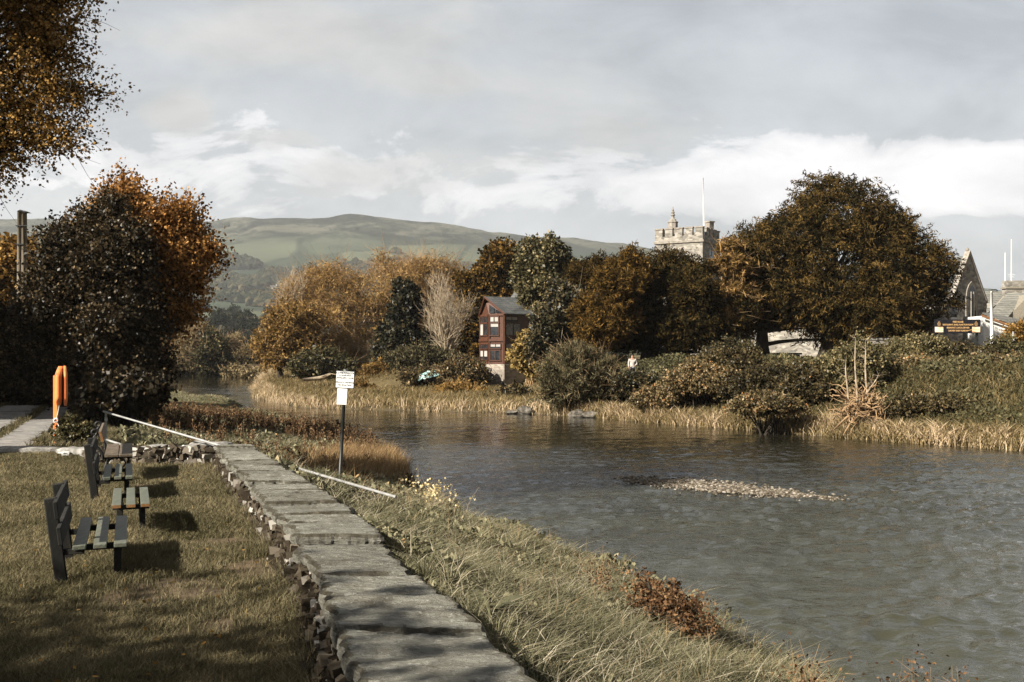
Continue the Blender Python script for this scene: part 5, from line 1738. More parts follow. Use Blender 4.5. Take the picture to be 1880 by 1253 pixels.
# --- lamp post, signboard, marker pole
D = 62
lp = thing('lamp_post', 'tall white lamp post standing in the hedge right of the signboard', 'lamp post', W(1821.5, 652, D))
MB().tube([W(1822, 665, D), W(1821.5, 640, D), W(1820, 537, D)], [.12, .115, .08], 12).build('post', M_WHITE, lp, smooth=True)
MB().tube([W(1820, 537, D), W(1822, 534.5, D - .2), W(1826, 533.5, D - .4)], [.05, .045, .04], 8).build('arm', M_WHITE, lp, smooth=True)
MB().box(W(1826, 533.3, D - .4), (.36, .6, .13), rotz(-.6), taper=.7).build('lamp_head', M_BLACK, lp, bevel=.03)
mp_ = MB().tube([W(1861, 660, 58), W(1860.5, 609, 58)], [.07, .06], 10).build('marker_pole', M_WHITE, at=W(1861, 660, 58), smooth=True)
tag(mp_, 'short white pole in the hedge at the right edge', 'pole')
D = 60
sb = thing('pub_signboard', 'black pub signboard with gold lettering above the hedge', 'sign', W(1758, 650, D))
M_GOLDT = mat_noise('gold_lettering', [(.3, (.46, .27, .10)), (.7, (.60, .38, .17))], 4, .6, 0)
M_NAVY = mat_noise('black_board', [(.3, (.006, .006, .008)), (.7, (.016, .015, .02))], 3, .45, .1, .003)
a, c = W(1715.5, 587, D), W(1800, 612.5, D)
cen = (a + c) / 2
bd = MB().box(cen, (c[0] - a[0], .09, a[2] - c[2])).build('board', M_NAVY, sb, bevel=.01)
for px_ in (1722, 1795):
    MB().box((W(px_, 0, D)[0], D + .1, W(0, 625, D)[2]), (.12, .1, 1.9)).build('post', M_BLACK, sb)
loc0 = cen - wloc(bd)
for s, dz, sz_ in (('FREE HOUSE', .27, .15), ('RESTAURANT, BARS, FUNCTION ROOM', .10, .135), ('BREAKFAST, LUNCH, DINNER', -.08, .135), ('CARVERY EVERY SUNDAY', -.26, .135)):
    o = text(s, sz_, M_GOLDT, bd, tuple(loc0 + np.array([.02, -.052, dz])), (R(90), 0, 0))
    o.data.space_character = .92; o.scale = (.82, 1, 1); o.data.offset = .003
M_PIC = mat_noise('food_photo', [(.35, (.55, .28, .12)), (.5, (.75, .55, .36)), (.62, (.8, .72, .62))], 2.5, .6, 0, stretch=(1, 1, 4))
for px_, pw in ((1723.5, 15), (1791.5, 14.5)):
    q = W(px_, 605.5, D); q[1] = D - .055
    MB().box(q, (pw / F * D, .02, 9.8 / F * D)).build('picture_panel', M_PIC, bd)
MB().tube([W(1790, 604, D - .06), W(1776, 608, D - .06)], [.02, .012], 5).build('flourish', M_GOLDT, bd)
for px_ in (1723.5, 1791.5):
    mbq = MB()
    for k, w_ in enumerate((.06, .14, .2, .2, .16)):
        q = W(px_, 590.5 + k * 1.9, D); q[1] = D - .052
        mbq.box(q, (w_, .012, .022))
    mbq.build('crest', M_GOLDT, bd)
nb = thing('notice_board', 'small white notice on a short post in the hedge under the signboard', 'sign', W(1797, 660, 55))
MB().box(W(1797, 648, 55), (.27, .03, .24)).build('plate', M_WHITE, nb)
MB().tube([W(1797, 668, 55.05), W(1797, 645, 55.05)], [.03, .03], 6).build('post', M_BLACK, nb)

# --- fence, stake and turquoise sheet beside the house
pf = thing('picket_fence', 'pale low picket fence on the bank left of the wooden house', 'fence', W(810, 668, 99))
mb = MB()
for k in range(22):
    q = W(786 + k * 3, 667, 99); mb.box(q, (.07, .03, .62))
mb.build('pickets', M_RENDER, pf)
mb = MB()
for py in (664.5, 670): mb.box((W(818, py, 99)[0], 99.05, W(0, py, 99)[2]), (3.7, .05, .07))
for px_ in (786, 849): mb.box(W(px_, 672, 99.1), (.12, .12, 1.3))
mb.build('rails', M_RENDER, pf)
o = MB().tube([W(878.5, 704, 93.2), W(877.5, 658, 93.2)], [.08, .075], 8).build('wooden_stake', M_BARK, at=W(878, 704, 93.2))
tag(o, 'dark upright stake at the left corner of the stone house base', 'post')
M_TURQ = mat_noise('turquoise_plastic', [(.35, (.16, .36, .36)), (.55, (.34, .52, .50)), (.72, (.72, .74, .70))], 1.6, .45, .3, .05)
rng = rs(21)
n_ = 18; V = []
for j in range(n_ + 1):
    for i in range(n_ + 1):
        s, t = i / n_, j / n_
        q = W(768 + 39 * s, 698 - 9 * s - 12 * t * (1 - .3 * abs(2 * s - 1) ** 2), 91.5 + t * 1.2)
        q = q + np.array([.1, .18, .13]) * np.array([mnoise.noise((s * 6, t * 6, 1)), mnoise.noise((s * 7, t * 5, 4)), mnoise.noise((s * 8, t * 8, 9))])
        V.append(q)
k = n_ + 1
o = MB().add(V, [(j * k + i, j * k + i + 1, j * k + i + k + 1, j * k + i + k) for j in range(n_) for i in range(n_)]).build('plastic_sheet', M_TURQ, at=W(788, 690, 91.5), smooth=False)
so_ = o.modifiers.new('Solid', 'SOLIDIFY'); so_.thickness = .03
tag(o, 'crumpled turquoise plastic sheet lying in the brambles left of the house', 'sheet')

# --- person under the yews
for Dp in np.arange(56, 82, .25):
    if h1((1161 - 940) / F * Dp, Dp) >= .35: break
pp_ = np.array([(1161 - 940) / F * Dp, Dp, 0]); pp_[2] = h1(pp_[0], pp_[1])
M_SKIN = mat_noise('skin', [(.3, (.30, .17, .11)), (.7, (.38, .22, .15))], 5, .6, 0)
M_JACK = mat_noise('white_jacket', [(.3, (.34, .325, .30)), (.7, (.44, .42, .39))], 5, .85, .4, .02)
M_TROU = mat_noise('dark_trousers', [(.3, (.012, .012, .014)), (.7, (.03, .03, .034))], 6, .9, .3, .01)
M_HAIR = mat_noise('dark_hair', [(.3, (.012, .009, .007)), (.7, (.03, .022, .016))], 20, .7, .3, .01)
per = thing('person', 'person in a white jacket and dark trousers, hand on hip, under the dark yew', 'person', pp_)


def skin(name, joints, edges, rad, mat, root=0):
    me = bpy.data.meshes.new(name)
    me.from_pydata([tuple(j) for j in joints], edges, [])
    o = bpy.data.objects.new(name, me); COL.objects.link(o); o.parent = per
    md = o.modifiers.new('Skin', 'SKIN')
    for i, v in enumerate(me.skin_vertices[0].data):
        v.radius = (rad[i], rad[i] * .85); v.use_root = i == root
    sbd = o.modifiers.new('Sub', 'SUBSURF'); sbd.levels = 2; sbd.render_levels = 2
    me.materials.append(mat)
    return o


J = [(0, 0, .95), (0, 0, 1.18), (0, .0, 1.42), (0, -.01, 1.52), (0, -.02, 1.60), (0, -.02, 1.70),
     (.19, 0, 1.40), (.30, .03, 1.14), (.17, -.09, 1.02), (-.19, 0, 1.40), (-.24, .02, 1.12), (-.22, -.08, .88), (-.22, -.1, .80), (.13, -.12, .98),
     (.10, 0, .88), (.11, -.02, .50), (.11, .02, .09), (.12, -.12, .04), (-.10, 0, .88), (-.12, -.04, .50), (-.12, 0, .09), (-.13, -.14, .04)]
Ed = [(0, 1), (1, 2), (2, 3), (3, 4), (4, 5), (2, 6), (6, 7), (7, 8), (8, 13), (2, 9), (9, 10), (10, 11), (11, 12), (0, 14), (14, 15), (15, 16), (16, 17), (0, 18), (18, 19), (19, 20), (20, 21)]
rd = [.14, .13, .13, .06, .09, .085, .07, .05, .04, .07, .05, .04, .035, .035, .09, .06, .045, .04, .09, .06, .045, .04]
skin('body', J, Ed, rd, M_SKIN)
skin('jacket', [(0, 0, .86), (0, 0, 1.0), (0, 0, 1.2), (0, 0, 1.42), (.2, 0, 1.41), (.31, .03, 1.14), (.18, -.08, 1.03), (-.2, 0, 1.41), (-.25, .02, 1.12), (-.23, -.06, .92)],
     [(0, 1), (1, 2), (2, 3), (3, 4), (4, 5), (5, 6), (3, 7), (7, 8), (8, 9)], [.17, .165, .16, .155, .095, .068, .055, .095, .068, .055], M_JACK, 1)
skin('trousers', [(0, 0, .92), (.10, 0, .86), (.11, -.02, .50), (.11, .02, .10), (-.10, 0, .86), (-.12, -.04, .50), (-.12, 0, .10)],
     [(0, 1), (1, 2), (2, 3), (0, 4), (4, 5), (5, 6)], [.155, .115, .08, .07, .115, .08, .07], M_TROU)
mb = MB(); lumps(mb, np.array([[pp_[0], pp_[1] + .02, pp_[2] + 1.68]]), np.array([[.105, .115, .10]]), rs(2), np.array([.5]), .05); mb.build('hair', M_HAIR, per, smooth=True)

# --- uprooted stump with saplings on the far bank
D = 46.5
ub = W(1572, 797, D); ub[2] = max(h1(ub[0], D), -1.6)
us = thing('uprooted_stump', 'tangle of bare tan roots at the waterline below the upright saplings', 'root tangle', ub)
rng = rs(33)
cen = W(1582, 757, D)
n_ = 420
P = np.zeros((n_, 6, 3)); d = rng.normal(size=(n_, 3)); d /= np.linalg.norm(d, axis=1, keepdims=True)
P[:, 0] = cen + d * rng.uniform(.3, .95, n_)[:, None] * np.array([1.0, .7, .95])
st = rng.normal(size=(n_, 3)) * .15 + d * .02
for j in range(1, 6):
    st = st * .45 + rng.normal(size=(n_, 3)) * .13
    P[:, j] = P[:, j - 1] + st
rb = MB().tubes(P, rng.uniform(.012, .05, n_)[:, None] * np.linspace(1, .35, 6)[None], 5)
for a, c in (((1548, 800), (1590, 740)), ((1560, 780), (1600, 755)), ((1530, 790), (1575, 760)), ((1535, 720), (1570, 760))):
    m_ = (W(*a, D - .8) + W(*c, D)) / 2 + np.array([0, -.1, .2])
    rb.tube([W(*a, D - .8), m_, W(*c, D)], [.03, .06, .09], 7)
rb.build('roots', M_TWIG, us, smooth=True)
lumps_ = MB(); lumps(lumps_, np.array([cen + np.array([.05, .2, -.1])]), np.array([[.7, .5, .75]]), rng, np.array([.4]), .3); lumps_.build('root_plate', M_BARK, us)
for k, (xa, ya, xt, yt) in enumerate(((1557, 750, 1553, 662), (1573, 745, 1570, 622), (1592, 730, 1588, 625), (1585, 735, 1612, 690))):
    s = thing('sapling', ('leftmost and short bare sapling stem rising from the root tangle', 'middle and tallest sapling stem rising from the root tangle', 'straight sapling stem right of the tallest one on the root tangle', 'slanting bare sapling stem at the right of the root tangle')[k], 'sapling', W(xa, ya, D), 'saplings on the root tangle')
    a, c = W(xa, ya, D), W(xt, yt, D)
    t = np.linspace(0, 1, 7)[:, None]
    pts = a * (1 - t) + c * t + np.sin(t * 6 + k) * np.array([.05, .05, 0])
    MB().tube(pts, np.linspace(.06, .02, 7), 6).build('stem', M_BARKL, s, smooth=True)
    mb = MB(); i = rng.randint(3, 7, 14)
    twigs(mb, pts[i], rng.normal(size=(14, 3)) * np.array([1, 1, .3]), .5, .009, rng, .4, .8); mb.build('twigs', M_BARKL, s)

# --- rocks and a fallen log along the far bank
M_ROCK = mat_noise('bank_rock', [(.3, (.03, .026, .02)), (.5, (.10, .088, .07)), (.72, (.26, .235, .2))], 2.2, .9, .8, .06)
for k, (lb, px_, py, D, w_, h_) in enumerate((('pale angular boulder at the waterline left of the big fuzzy shrub', 965, 748, 63.5, .55, .34),
                                              ('flat grey boulder at the waterline under the big fuzzy shrub', 1060, 759, 60.5, .5, .30),
                                              ('dark boulder at the waterline right of the big fuzzy shrub', 1085, 757, 60, .5, .28),
                                              ('small grey boulder in the pale grass at the waterline', 1225, 768, 57, .4, .2),
                                              ('low dark boulder beside the pale angular boulder', 940, 752, 63.6, .4, .16))):
    q = W(px_, py, D); q[2] = -1.6 + h_ * .5
    me = MB()
    bm = bmesh.new(); bmesh.ops.create_icosphere(bm, subdivisions=3, radius=1)
    V = []
    for v in bm.verts:
        c_ = v.co * (1 + .35 * mnoise.noise(v.co * 1.2 + Vector((k * 7, 0, 0))) + .12 * mnoise.noise(v.co * 3.5))
        V.append((q[0] + c_.x * w_, q[1] + c_.y * w_ * .8, q[2] + c_.z * h_))
    me.add(V, [[v.index for v in f.verts] for f in bm.faces]); bm.free()
    o = me.build('boulder', M_ROCK, at=q, smooth=False)
    tag(o, lb, 'boulder', 'boulders along the far waterline')
lg = thing('fallen_log', 'pale fallen log with a bare branch on the meadow below the willow', 'log', W(590, 694, 98))
MB().tube([W(556, 698, 98), W(585, 695, 98.3), W(607, 688, 98.6)], [.16, .2, .1], 8).build('trunk', M_BARKL, lg, smooth=True)
MB().tube([W(585, 694, 98.3), W(605, 686, 98.2), W(622, 689, 98)], [.07, .05, .02], 6).build('branch', M_BARKL, lg, smooth=True)
o = MB()
V = []
for j in range(7):
    for i in range(9):
        s, t = i / 8, j / 6
        q = W(115, 843, 22.6); V.append((q[0] + (s - .5) * .2, 22.6 + (t - .5) * .14, h1(q[0], 22.6) + .07 + .035 * mnoise.noise((s * 4, t * 4, 2))))
o.add(V, [(j * 9 + i, j * 9 + i + 1, j * 9 + i + 10, j * 9 + i + 9) for j in range(6) for i in range(8)])
o.box((W(120, 0, 22.6)[0], 22.6, h1(-10, 22.6) + .05), (.16, .1, .09), rotz(.3))
tag(o.build('food_wrapper', M_WHITE, at=(W(118, 0, 22.6)[0], 22.6, .05)), 'small white wrapper lying on the lawn near the kerb stones', 'litter')
# ---------------------------------------------------------------- grass
M_LAWN = mat_leaf('lawn_grass', [(0, (.05, .046, .02)), (.4, (.132, .113, .064)), (.75, (.235, .20, .12)), (.93, (.36, .30, .17)), (1, (.40, .28, .12))], .25)
M_BANKG = mat_leaf('bank_grass', [(0, (.05, .05, .028)), (.4, (.15, .142, .082)), (.75, (.27, .245, .15)), (.92, (.42, .36, .23)), (1, (.44, .29, .14))], .25)
M_SEDGE = mat_leaf('dry_sedge', [(0, (.12, .075, .035)), (.5, (.30, .20, .10)), (1, (.50, .37, .22))], .3)
M_COVER = mat_leaf('bank_cover_leaves', [(0, (.018, .018, .009)), (.4, (.07, .066, .034)), (.75, (.145, .13, .07)), (.92, (.24, .18, .09)), (1, (.32, .26, .16))], .2)
M_DOCK = mat_leaf('rusty_dock_stalks', [(0, (.04, .026, .015)), (.5, (.125, .076, .041)), (.85, (.24, .15, .08)), (1, (.34, .24, .14))], .15)
M_MEAD = mat_leaf('meadow_grass', [(0, (.06, .052, .024)), (.35, (.14, .11, .05)), (.65, (.25, .185, .09)), (.85, (.42, .32, .19)), (1, (.58, .45, .30))], .3)
rng = rs(101)


def lean_of(n, rng, amt=.5, wind=(.1, .05)):
    l = rng.normal(size=(n, 3)) * amt
    l[:, 2] = 0
    return l + np.array([wind[0], wind[1], 0])


def pnoise(x, y, s, seed=0.):
    return nz(np.stack([x, y, x * 0 + seed], 1), s, seed)


# lawn: short worn turf
n = 380000
y = 4.6 * (26 / 4.6) ** rng.uniform(0, 1, n)
hi = np.where(y < 21.2, wl(y) - np.interp(y, [4, 9, 13, 21], [.13, .10, .05, .0]), np.interp(y, [21.2, 26], [-9.2, -11.4]))
lo = np.maximum(-.62 * y - 1.6, -15.5)
x = lo + (hi - lo) * rng.uniform(0, 1, n)
P2 = np.stack([x, y], 1)
so_ = soil(P2)
pa = pnoise(x, y, .9, 3) * .5 + pnoise(x, y, 2.7, 7) * .35 + pnoise(x, y, 7, 1) * .25
keep = rng.uniform(0, 1, n) > so_ * .93
keep &= ~((pa < -.55) & (rng.uniform(0, 1, n) < .45))
nearw = np.exp(-np.maximum(hi - x, 0) / .22) * (y < 21)
h = (.045 + .035 * rng.uniform(0, 1, n) + .025 * np.clip(pa, -.5, 1)) * (1 + 3.2 * nearw * rng.uniform(.1, 1, n) ** 1.4)
# longer, uncut grass round the bench legs
for bx_, by_ in ((-4.3, 10.9), (-5.15, 13.4), (-6.5, 16.4), (-7.6, 19.4)):
    dd = np.sqrt(((x - bx_ + (y - by_) * .385) / .55) ** 2 + ((y - by_) / 1.2) ** 2)
    h *= 1 + 1.5 * np.exp(-(dd / .9) ** 4) * rng.uniform(.3, 1, n)
var = np.clip(.36 + pa * .42 + rng.normal(size=n) * .2, 0, 1)
z = hz(x, y) - .005
w = np.clip(.0035 + .00042 * y, 0, .011)
k = keep
mb = MB().blades(np.stack([x, y, z], 1)[k], h[k], w[k], lean_of(k.sum(), rng, .55), var[k], rng)
tag(mb.build('lawn_grass', M_LAWN), kind='stuff')

# verge around the path and behind the kerb
n = 60000
y = 23 * (60 / 23) ** rng.uniform(0, 1, n)
bxx = np.interp(y, BY, BX)
x = -.66 * y - 2 + (bxx + .66 * y + 2) * rng.uniform(0, 1, n)
pc1 = -14.35 - .385 * (y - 25.5); onp = (np.abs(x - pc1) < .72) | (np.abs(x - (-12.75 - .385 * (y - 25.5))) < .44)
k = ~onp
h = .10 + .12 * rng.uniform(0, 1, n) ** 2 + .10 * np.clip(pnoise(x, y, 1.5, 4), 0, 1)
var = np.clip(.45 + pnoise(x, y, 1.2, 6) * .3 + rng.normal(size=n) * .2, 0, 1)
mb = MB().blades(np.stack([x, y, hz(x, y) - .01], 1)[k], h[k], (.006 + .0006 * y)[k], lean_of(k.sum(), rng, .5), var[k], rng)
tag(mb.build('verge_grass', M_LAWN), kind='stuff')

# riverbank: longer tangled grass between wall and water
n = 360000
y = 4.2 * (135 / 4.2) ** (rng.uniform(0, 1, n) ** 1.0)
bx_ = np.interp(y, BY, BX); xl = np.interp(y, LEFT[:, 1], LEFT[:, 0])
t = rng.uniform(0, 1, n)
lo = bx_ + np.where(y < 21, .0, -.2)
x = lo + (xl - lo + .15) * t
pa = pnoise(x, y, .7, 2) * .5 + pnoise(x, y, 2.1, 5) * .35 + pnoise(x, y, 5, 8) * .2
edge = ss(.72, 1, t)
h = .11 + .15 * rng.uniform(0, 1, n) ** 1.6 + .16 * np.clip(pa, -.4, 1) + .10 * edge * rng.uniform(0, 1, n)
h *= np.interp(t, [0, .08, .3], [.5, .75, 1.0])
h *= 1 - .55 * np.exp(-(((x + y * .30 - 2.2) / 1.4) ** 2)) * (np.abs(y - 18.6) < 2.2)
h = np.maximum(h, .05)
var = np.clip(.42 + pa * .25 + edge * .12 + rng.normal(size=n) * .2, 0, 1)
w = np.clip(.0055 + .0005 * y, 0, .06) * (1 + .4 * rng.uniform(0, 1, n))
cl = pnoise(x, y, 3.1, 41) * 3.1 + pnoise(x, y, 1.1, 17) * 2
le = lean_of(n, rng, .75, (.04, -.02)) + np.stack([np.cos(cl), np.sin(cl), cl * 0], 1) * .38
flat_ = rng.uniform(0, 1, n) < .3
le[flat_] *= 1.6
k = hz(x, y) > -1.72
mb = MB().blades(np.stack([x, y, hz(x, y) - .02], 1)[k], h[k], w[k], le[k], var[k], rng)
tag(mb.build('riverbank_grass', M_BANKG), kind='stuff')
# flower-less seed stalks standing out of the bank grass
n = 1300
y = 7 * (40 / 7) ** rng.uniform(0, 1, n)
bx_ = np.interp(y, BY, BX); xl = np.interp(y, LEFT[:, 1], LEFT[:, 0])
x = bx_ + (xl - bx_) * (1 - rng.uniform(0, 1, n) ** 2 * .75)
mb = MB().blades(np.stack([x, y, hz(x, y)], 1), rng.uniform(.28, .6, n), .004 + .0003 * y, lean_of(n, rng, .4), rng.uniform(.0, .75, n), rng)
tag(mb.build('seed_stalks', M_SEDGE), kind='stuff')
# dead straw lying across the bank
n = 9000
y = 4.6 * (45 / 4.6) ** rng.uniform(0, 1, n)
bx_ = np.interp(y, BY, BX); xl = np.interp(y, LEFT[:, 1], LEFT[:, 0])
x = bx_ + (xl - bx_) * rng.uniform(.03, 1, n)
le = lean_of(n, rng, 1.8)
mb = MB().blades(np.stack([x, y, hz(x, y) + rng.uniform(.02, .14, n)], 1), rng.uniform(.10, .26, n), .004 + .0004 * y, le, rng.uniform(.3, 1, n), rng)
M_STRAW = mat_leaf('bleached_straw', [(0, (.12, .10, .065)), (.5, (.27, .235, .165)), (1, (.5, .44, .33))], .2)
tag(mb.build('dead_straw', M_STRAW), kind='stuff')
# tussocks: fountains of long dark blades that break up the bank
nt_ = 520; pt_ = 46
y = 5 * (34 / 5) ** rng.uniform(0, 1, nt_)
bx_ = np.interp(y, BY, BX); xl = np.interp(y, LEFT[:, 1], LEFT[:, 0])
x = bx_ + .15 + (xl - bx_ - .2) * rng.uniform(0, 1, nt_)
n = nt_ * pt_
a_ = rng.uniform(0, 6.283, n); r_ = rng.uniform(0, 1, n)
X_ = np.repeat(x, pt_) + np.cos(a_) * .06 * r_; Y_ = np.repeat(y, pt_) + np.sin(a_) * .06 * r_
le = np.stack([np.cos(a_), np.sin(a_), a_ * 0], 1) * (.25 + .9 * r_)[:, None]
hT = np.repeat(rng.uniform(.18, .42, nt_), pt_) * rng.uniform(.6, 1.15, n)
vT = np.clip(np.repeat(rng.choice([.08, .15, .3, .55], nt_), pt_) + rng.normal(size=n) * .12, 0, 1)
mb = MB().blades(np.stack([X_, Y_, hz(X_, Y_) - .01], 1), hT, np.clip(.006 + .0005 * Y_, 0, .02), le, vT, rng)
tag(mb.build('tussock_grass', M_BANKG), kind='stuff')
# reddish sedge point at the water's edge
n = 9000
a = rng.normal(size=(n, 2))
x = W(668, 840, 33)[0] + a[:, 0] * .75; y = 33 + a[:, 1] * 2.4
x2 = np.interp(y, LEFT[:, 1], LEFT[:, 0]); k = x < x2 + .3
mb = MB().blades(np.stack([x, y, np.maximum(hz(x, y), -1.65)], 1)[k], rng.uniform(.35, .8, n)[k], .02, lean_of(n, rng, .3)[k], rng.uniform(0, .75, n)[k], rng)
tag(mb.build('sedge', M_SEDGE), kind='stuff')

# rusty dock stalks beyond the wall corner
n = 3000
y = rng.uniform(27, 58, n)
bx_ = np.interp(y, BY, BX); xl = np.interp(y, LEFT[:, 1], LEFT[:, 0])
t = rng.uniform(.0, .98, n)
dens = np.where(y > 38, .9, .16) * (pnoise(bx_ + t * 5, y, .8, 5) > -.05)
k = rng.uniform(0, 1, n) < dens
x = (bx_ + (xl - bx_) * t)[k]; y = y[k]; n = k.sum()
H = rng.uniform(.35, .8, n) * np.interp(y, [25, 34, 58], [.75, 1, 1.0])
base = np.stack([x, y, hz(x, y)], 1)
top = base + np.stack([rng.normal(size=n) * .08, rng.normal(size=n) * .08, H], 1)
mb = MB()
P = base[:, None] * (1 - np.linspace(0, 1, 3)[None, :, None]) + top[:, None] * np.linspace(0, 1, 3)[None, :, None]
v_ = rng.uniform(.1, .8, n)
mb.tubes(P, np.repeat([[.012, .010, .008]], n, 0), 3, v_)
per_ = 26
s_ = rng.uniform(.35, 1.02, (n, per_))
C = base[:, None] + (top - base)[:, None] * s_[..., None] + rng.normal(size=(n, per_, 3)) * np.array([.045, .045, .02])
mb.leaves(C.reshape(-1, 3), rng.normal(size=(n * per_, 3)) * .5 + np.array([0, 0, 1.]), .08, .05, np.clip(np.repeat(v_, per_) + rng.normal(size=n * per_) * .18, 0, 1), rng=rng)
tag(mb.build('dock_stalks', M_DOCK), kind='stuff')
# leafy green undergrowth among the docks
n = 60000
y = 5.5 * (56 / 5.5) ** rng.uniform(0, 1, n)
bx_ = np.interp(y, BY, BX); xl = np.interp(y, LEFT[:, 1], LEFT[:, 0])
x = bx_ - .6 * (y > 22) + (xl - bx_ + .5) * rng.uniform(0, 1, n)
k = (y > 23) | (pnoise(x, y, 2.3, 19) > -.12)
x, y = x[k], y[k]; n = len(x)
sz_ = np.interp(y, [6, 25], [.4, 1])
hh = (.10 + .32 * np.clip(pnoise(x, y, 1.1, 9) + .4, 0, 1) * np.interp(y, [6, 25], [.45, 1])) * rng.uniform(.2, 1, n)
mb = MB().leaves(np.stack([x, y, hz(x, y) + hh], 1), rng.normal(size=(n, 3)) + np.array([0, 0, .3]), rng.uniform(.09, .2, n) * sz_, .10 * sz_, np.clip(.45 + rng.normal(size=n) * .22, 0, 1), rng=rng)
tag(mb.build('bank_undergrowth', M_BANKG), kind='stuff')

# far bank: meadow with a pale fringe at the waterline
n = 520000
kx_ = rng.uniform(0, 1, n)
y = np.where(kx_ < .6, rng.uniform(40, 168, n), rng.uniform(38, 62, n))
x = np.where(kx_ < .6, np.minimum(-16 + rng.uniform(-26, 26, n), 8) - np.clip(y - 100, 0, 99) * .25, rng.uniform(0, 36, n))
P2 = np.stack([x, y], 1)
sd = river_sd(P2)
xr = np.interp(y, RIGHT[:, 1], RIGHT[:, 0])
k = (sd > -.25) & (x > xr - 1.2) & (rng.uniform(0, 1, n) < np.where(sd < 2.2, 1, .55))
x, y, sd = x[k], y[k], sd[k]; n = len(x)
fr_ = ss(2.0, .3, sd)
pa = pnoise(x, y, .5, 4) * .5 + pnoise(x, y, 1.6, 2) * .4
tuft = np.clip(pnoise(x, y, 2.4, 12) + .35, 0, 1)
h = .26 + .34 * rng.uniform(0, 1, n) ** 1.5 + .34 * np.clip(pa, 0, 1) + fr_ * (.12 + .38 * tuft) * rng.uniform(.5, 1, n)
steep = ss(0, 8, x)
var = np.clip(.50 + pa * .38 - .20 * steep + fr_ * (.30 + .22 * tuft) + rng.normal(size=n) * .2, 0, 1)
mb = MB().blades(np.stack([x, y, hz(x, y) - .02], 1), h, .035 + .03 * rng.uniform(0, 1, n), lean_of(n, rng, .6), var, rng)
tag(mb.build('far_bank_grass', M_MEAD), kind='stuff')
# leafy ground cover on the steep far bank
n = 190000
x = rng.uniform(1, 38, n); y = rng.uniform(40, 70, n)
sd = river_sd(np.stack([x, y], 1)); xr = np.interp(y, RIGHT[:, 1], RIGHT[:, 0])
k = (sd > .8) & (sd < 13) & (x > xr - 1); x, y, sd = x[k], y[k], sd[k]; n = len(x)
pa = pnoise(x, y, .8, 21) * .5 + pnoise(x, y, 2.2, 13) * .4
hh = np.clip(.10 + .32 * np.clip(pa + .3, 0, 1) * ss(1.0, 4, sd) + .5 * np.clip(pa, 0, 1) * ss(5, 8, sd), .05, 1.2) * rng.uniform(.1, 1, n)
mb = MB().leaves(np.stack([x, y, hz(x, y) + hh], 1), rng.normal(size=(n, 3)) + np.array([0, -.2, .3]), rng.uniform(.12, .26, n), .13, np.clip(.42 + pa * .3 + rng.normal(size=n) * .15, 0, 1), rng=rng)
tag(mb.build('bank_ground_cover', M_COVER), kind='stuff')

# ---------------------------------------------------------------- single plants on the near bank
def dock_plant(label, px, py, D, nl, L, seed, mat=None, grp='broad-leaved docks on the near bank'):
    rg = rs(seed)
    x_ = (px - 940) / F * D
    b_ = np.array([x_, D, h1(x_, D)])
    t = thing('dock_plant', label, 'plant', b_, grp)
    for k in range(nl):
        a = rg.uniform(0, 6.28); el = rg.uniform(.5, 1.3); LL = L * rg.uniform(.7, 1.15); wd_ = LL * rg.uniform(.26, .36)
        d0 = np.array([math.cos(a), math.sin(a), 0]); sd0 = np.array([-math.sin(a), math.cos(a), 0])
        V = []; Fq = []
        for j in range(8):
            s = j / 7
            c = b_ + d0 * LL * (s * math.cos(el) + .28 * s * s) + np.array([0, 0, LL * (s * math.sin(el) - .42 * s * s) + .02])
            ww = wd_ * .5 * (math.sin(math.pi * min(1, s * .93 + .06)) ** .75 if s > .12 else .1)
            wav = .12 * ww * math.sin(j * 2.4 + k)
            V += [c - sd0 * ww + np.array([0, 0, .25 * ww + wav]), c, c + sd0 * ww + np.array([0, 0, .25 * ww - wav])]
            if j: q = (j - 1) * 3; Fq += [(q, q + 1, q + 4, q + 3), (q + 1, q + 2, q + 5, q + 4)]
        MB().add(V, Fq, rg.uniform(.2, .8)).build('leaf', mat or M_DOCKL, t, smooth=True)
    return t


M_DOCKL = mat_leaf('dock_leaves', [(0, (.035, .038, .022)), (.5, (.085, .085, .05)), (1, (.19, .17, .095))], .2, gloss=.03)
dock_plant('large dark dock plant beside the nearest wall slabs', 893, 1085, 8.9, 9, .44, 1)
dock_plant('dock plant with pale upturned leaves low on the near bank', 1060, 1115, 9.9, 6, .26, 2)
dock_plant('dock plant with two folded leaves below the bramble bush', 1140, 1155, 9.6, 6, .24, 3)
dock_plant('dark dock plant at the water end of the near bank', 1395, 1215, 9.6, 9, .36, 4)
dock_plant('small dock plant at the bottom edge beside the wall', 1330, 1240, 8.6, 7, .28, 5)
dock_plant('dock plant halfway along the near bank below the handrail', 800, 985, 13.4, 7, .34, 6)
dock_plant('dock plant against the wall below the handrail end', 700, 955, 15.0, 7, .3, 7)
D = 12.6
cb_ = W(1225, 1100, D)
bush('bramble_bush', 'russet bramble bush on the near bank at the edge of the water', 'bush', [(W(1222, 1105, D), np.array([.36, .5, .17])), (W(1275, 1140, 12.2), np.array([.25, .3, .2])), (W(1180, 1090, 12.9), np.array([.25, .3, .16]))], M_RED, 240, 12, .075, .05, .038, 81, tw=160, twL=.3, twr=.003, rough=.5, vr=(.1, .95))


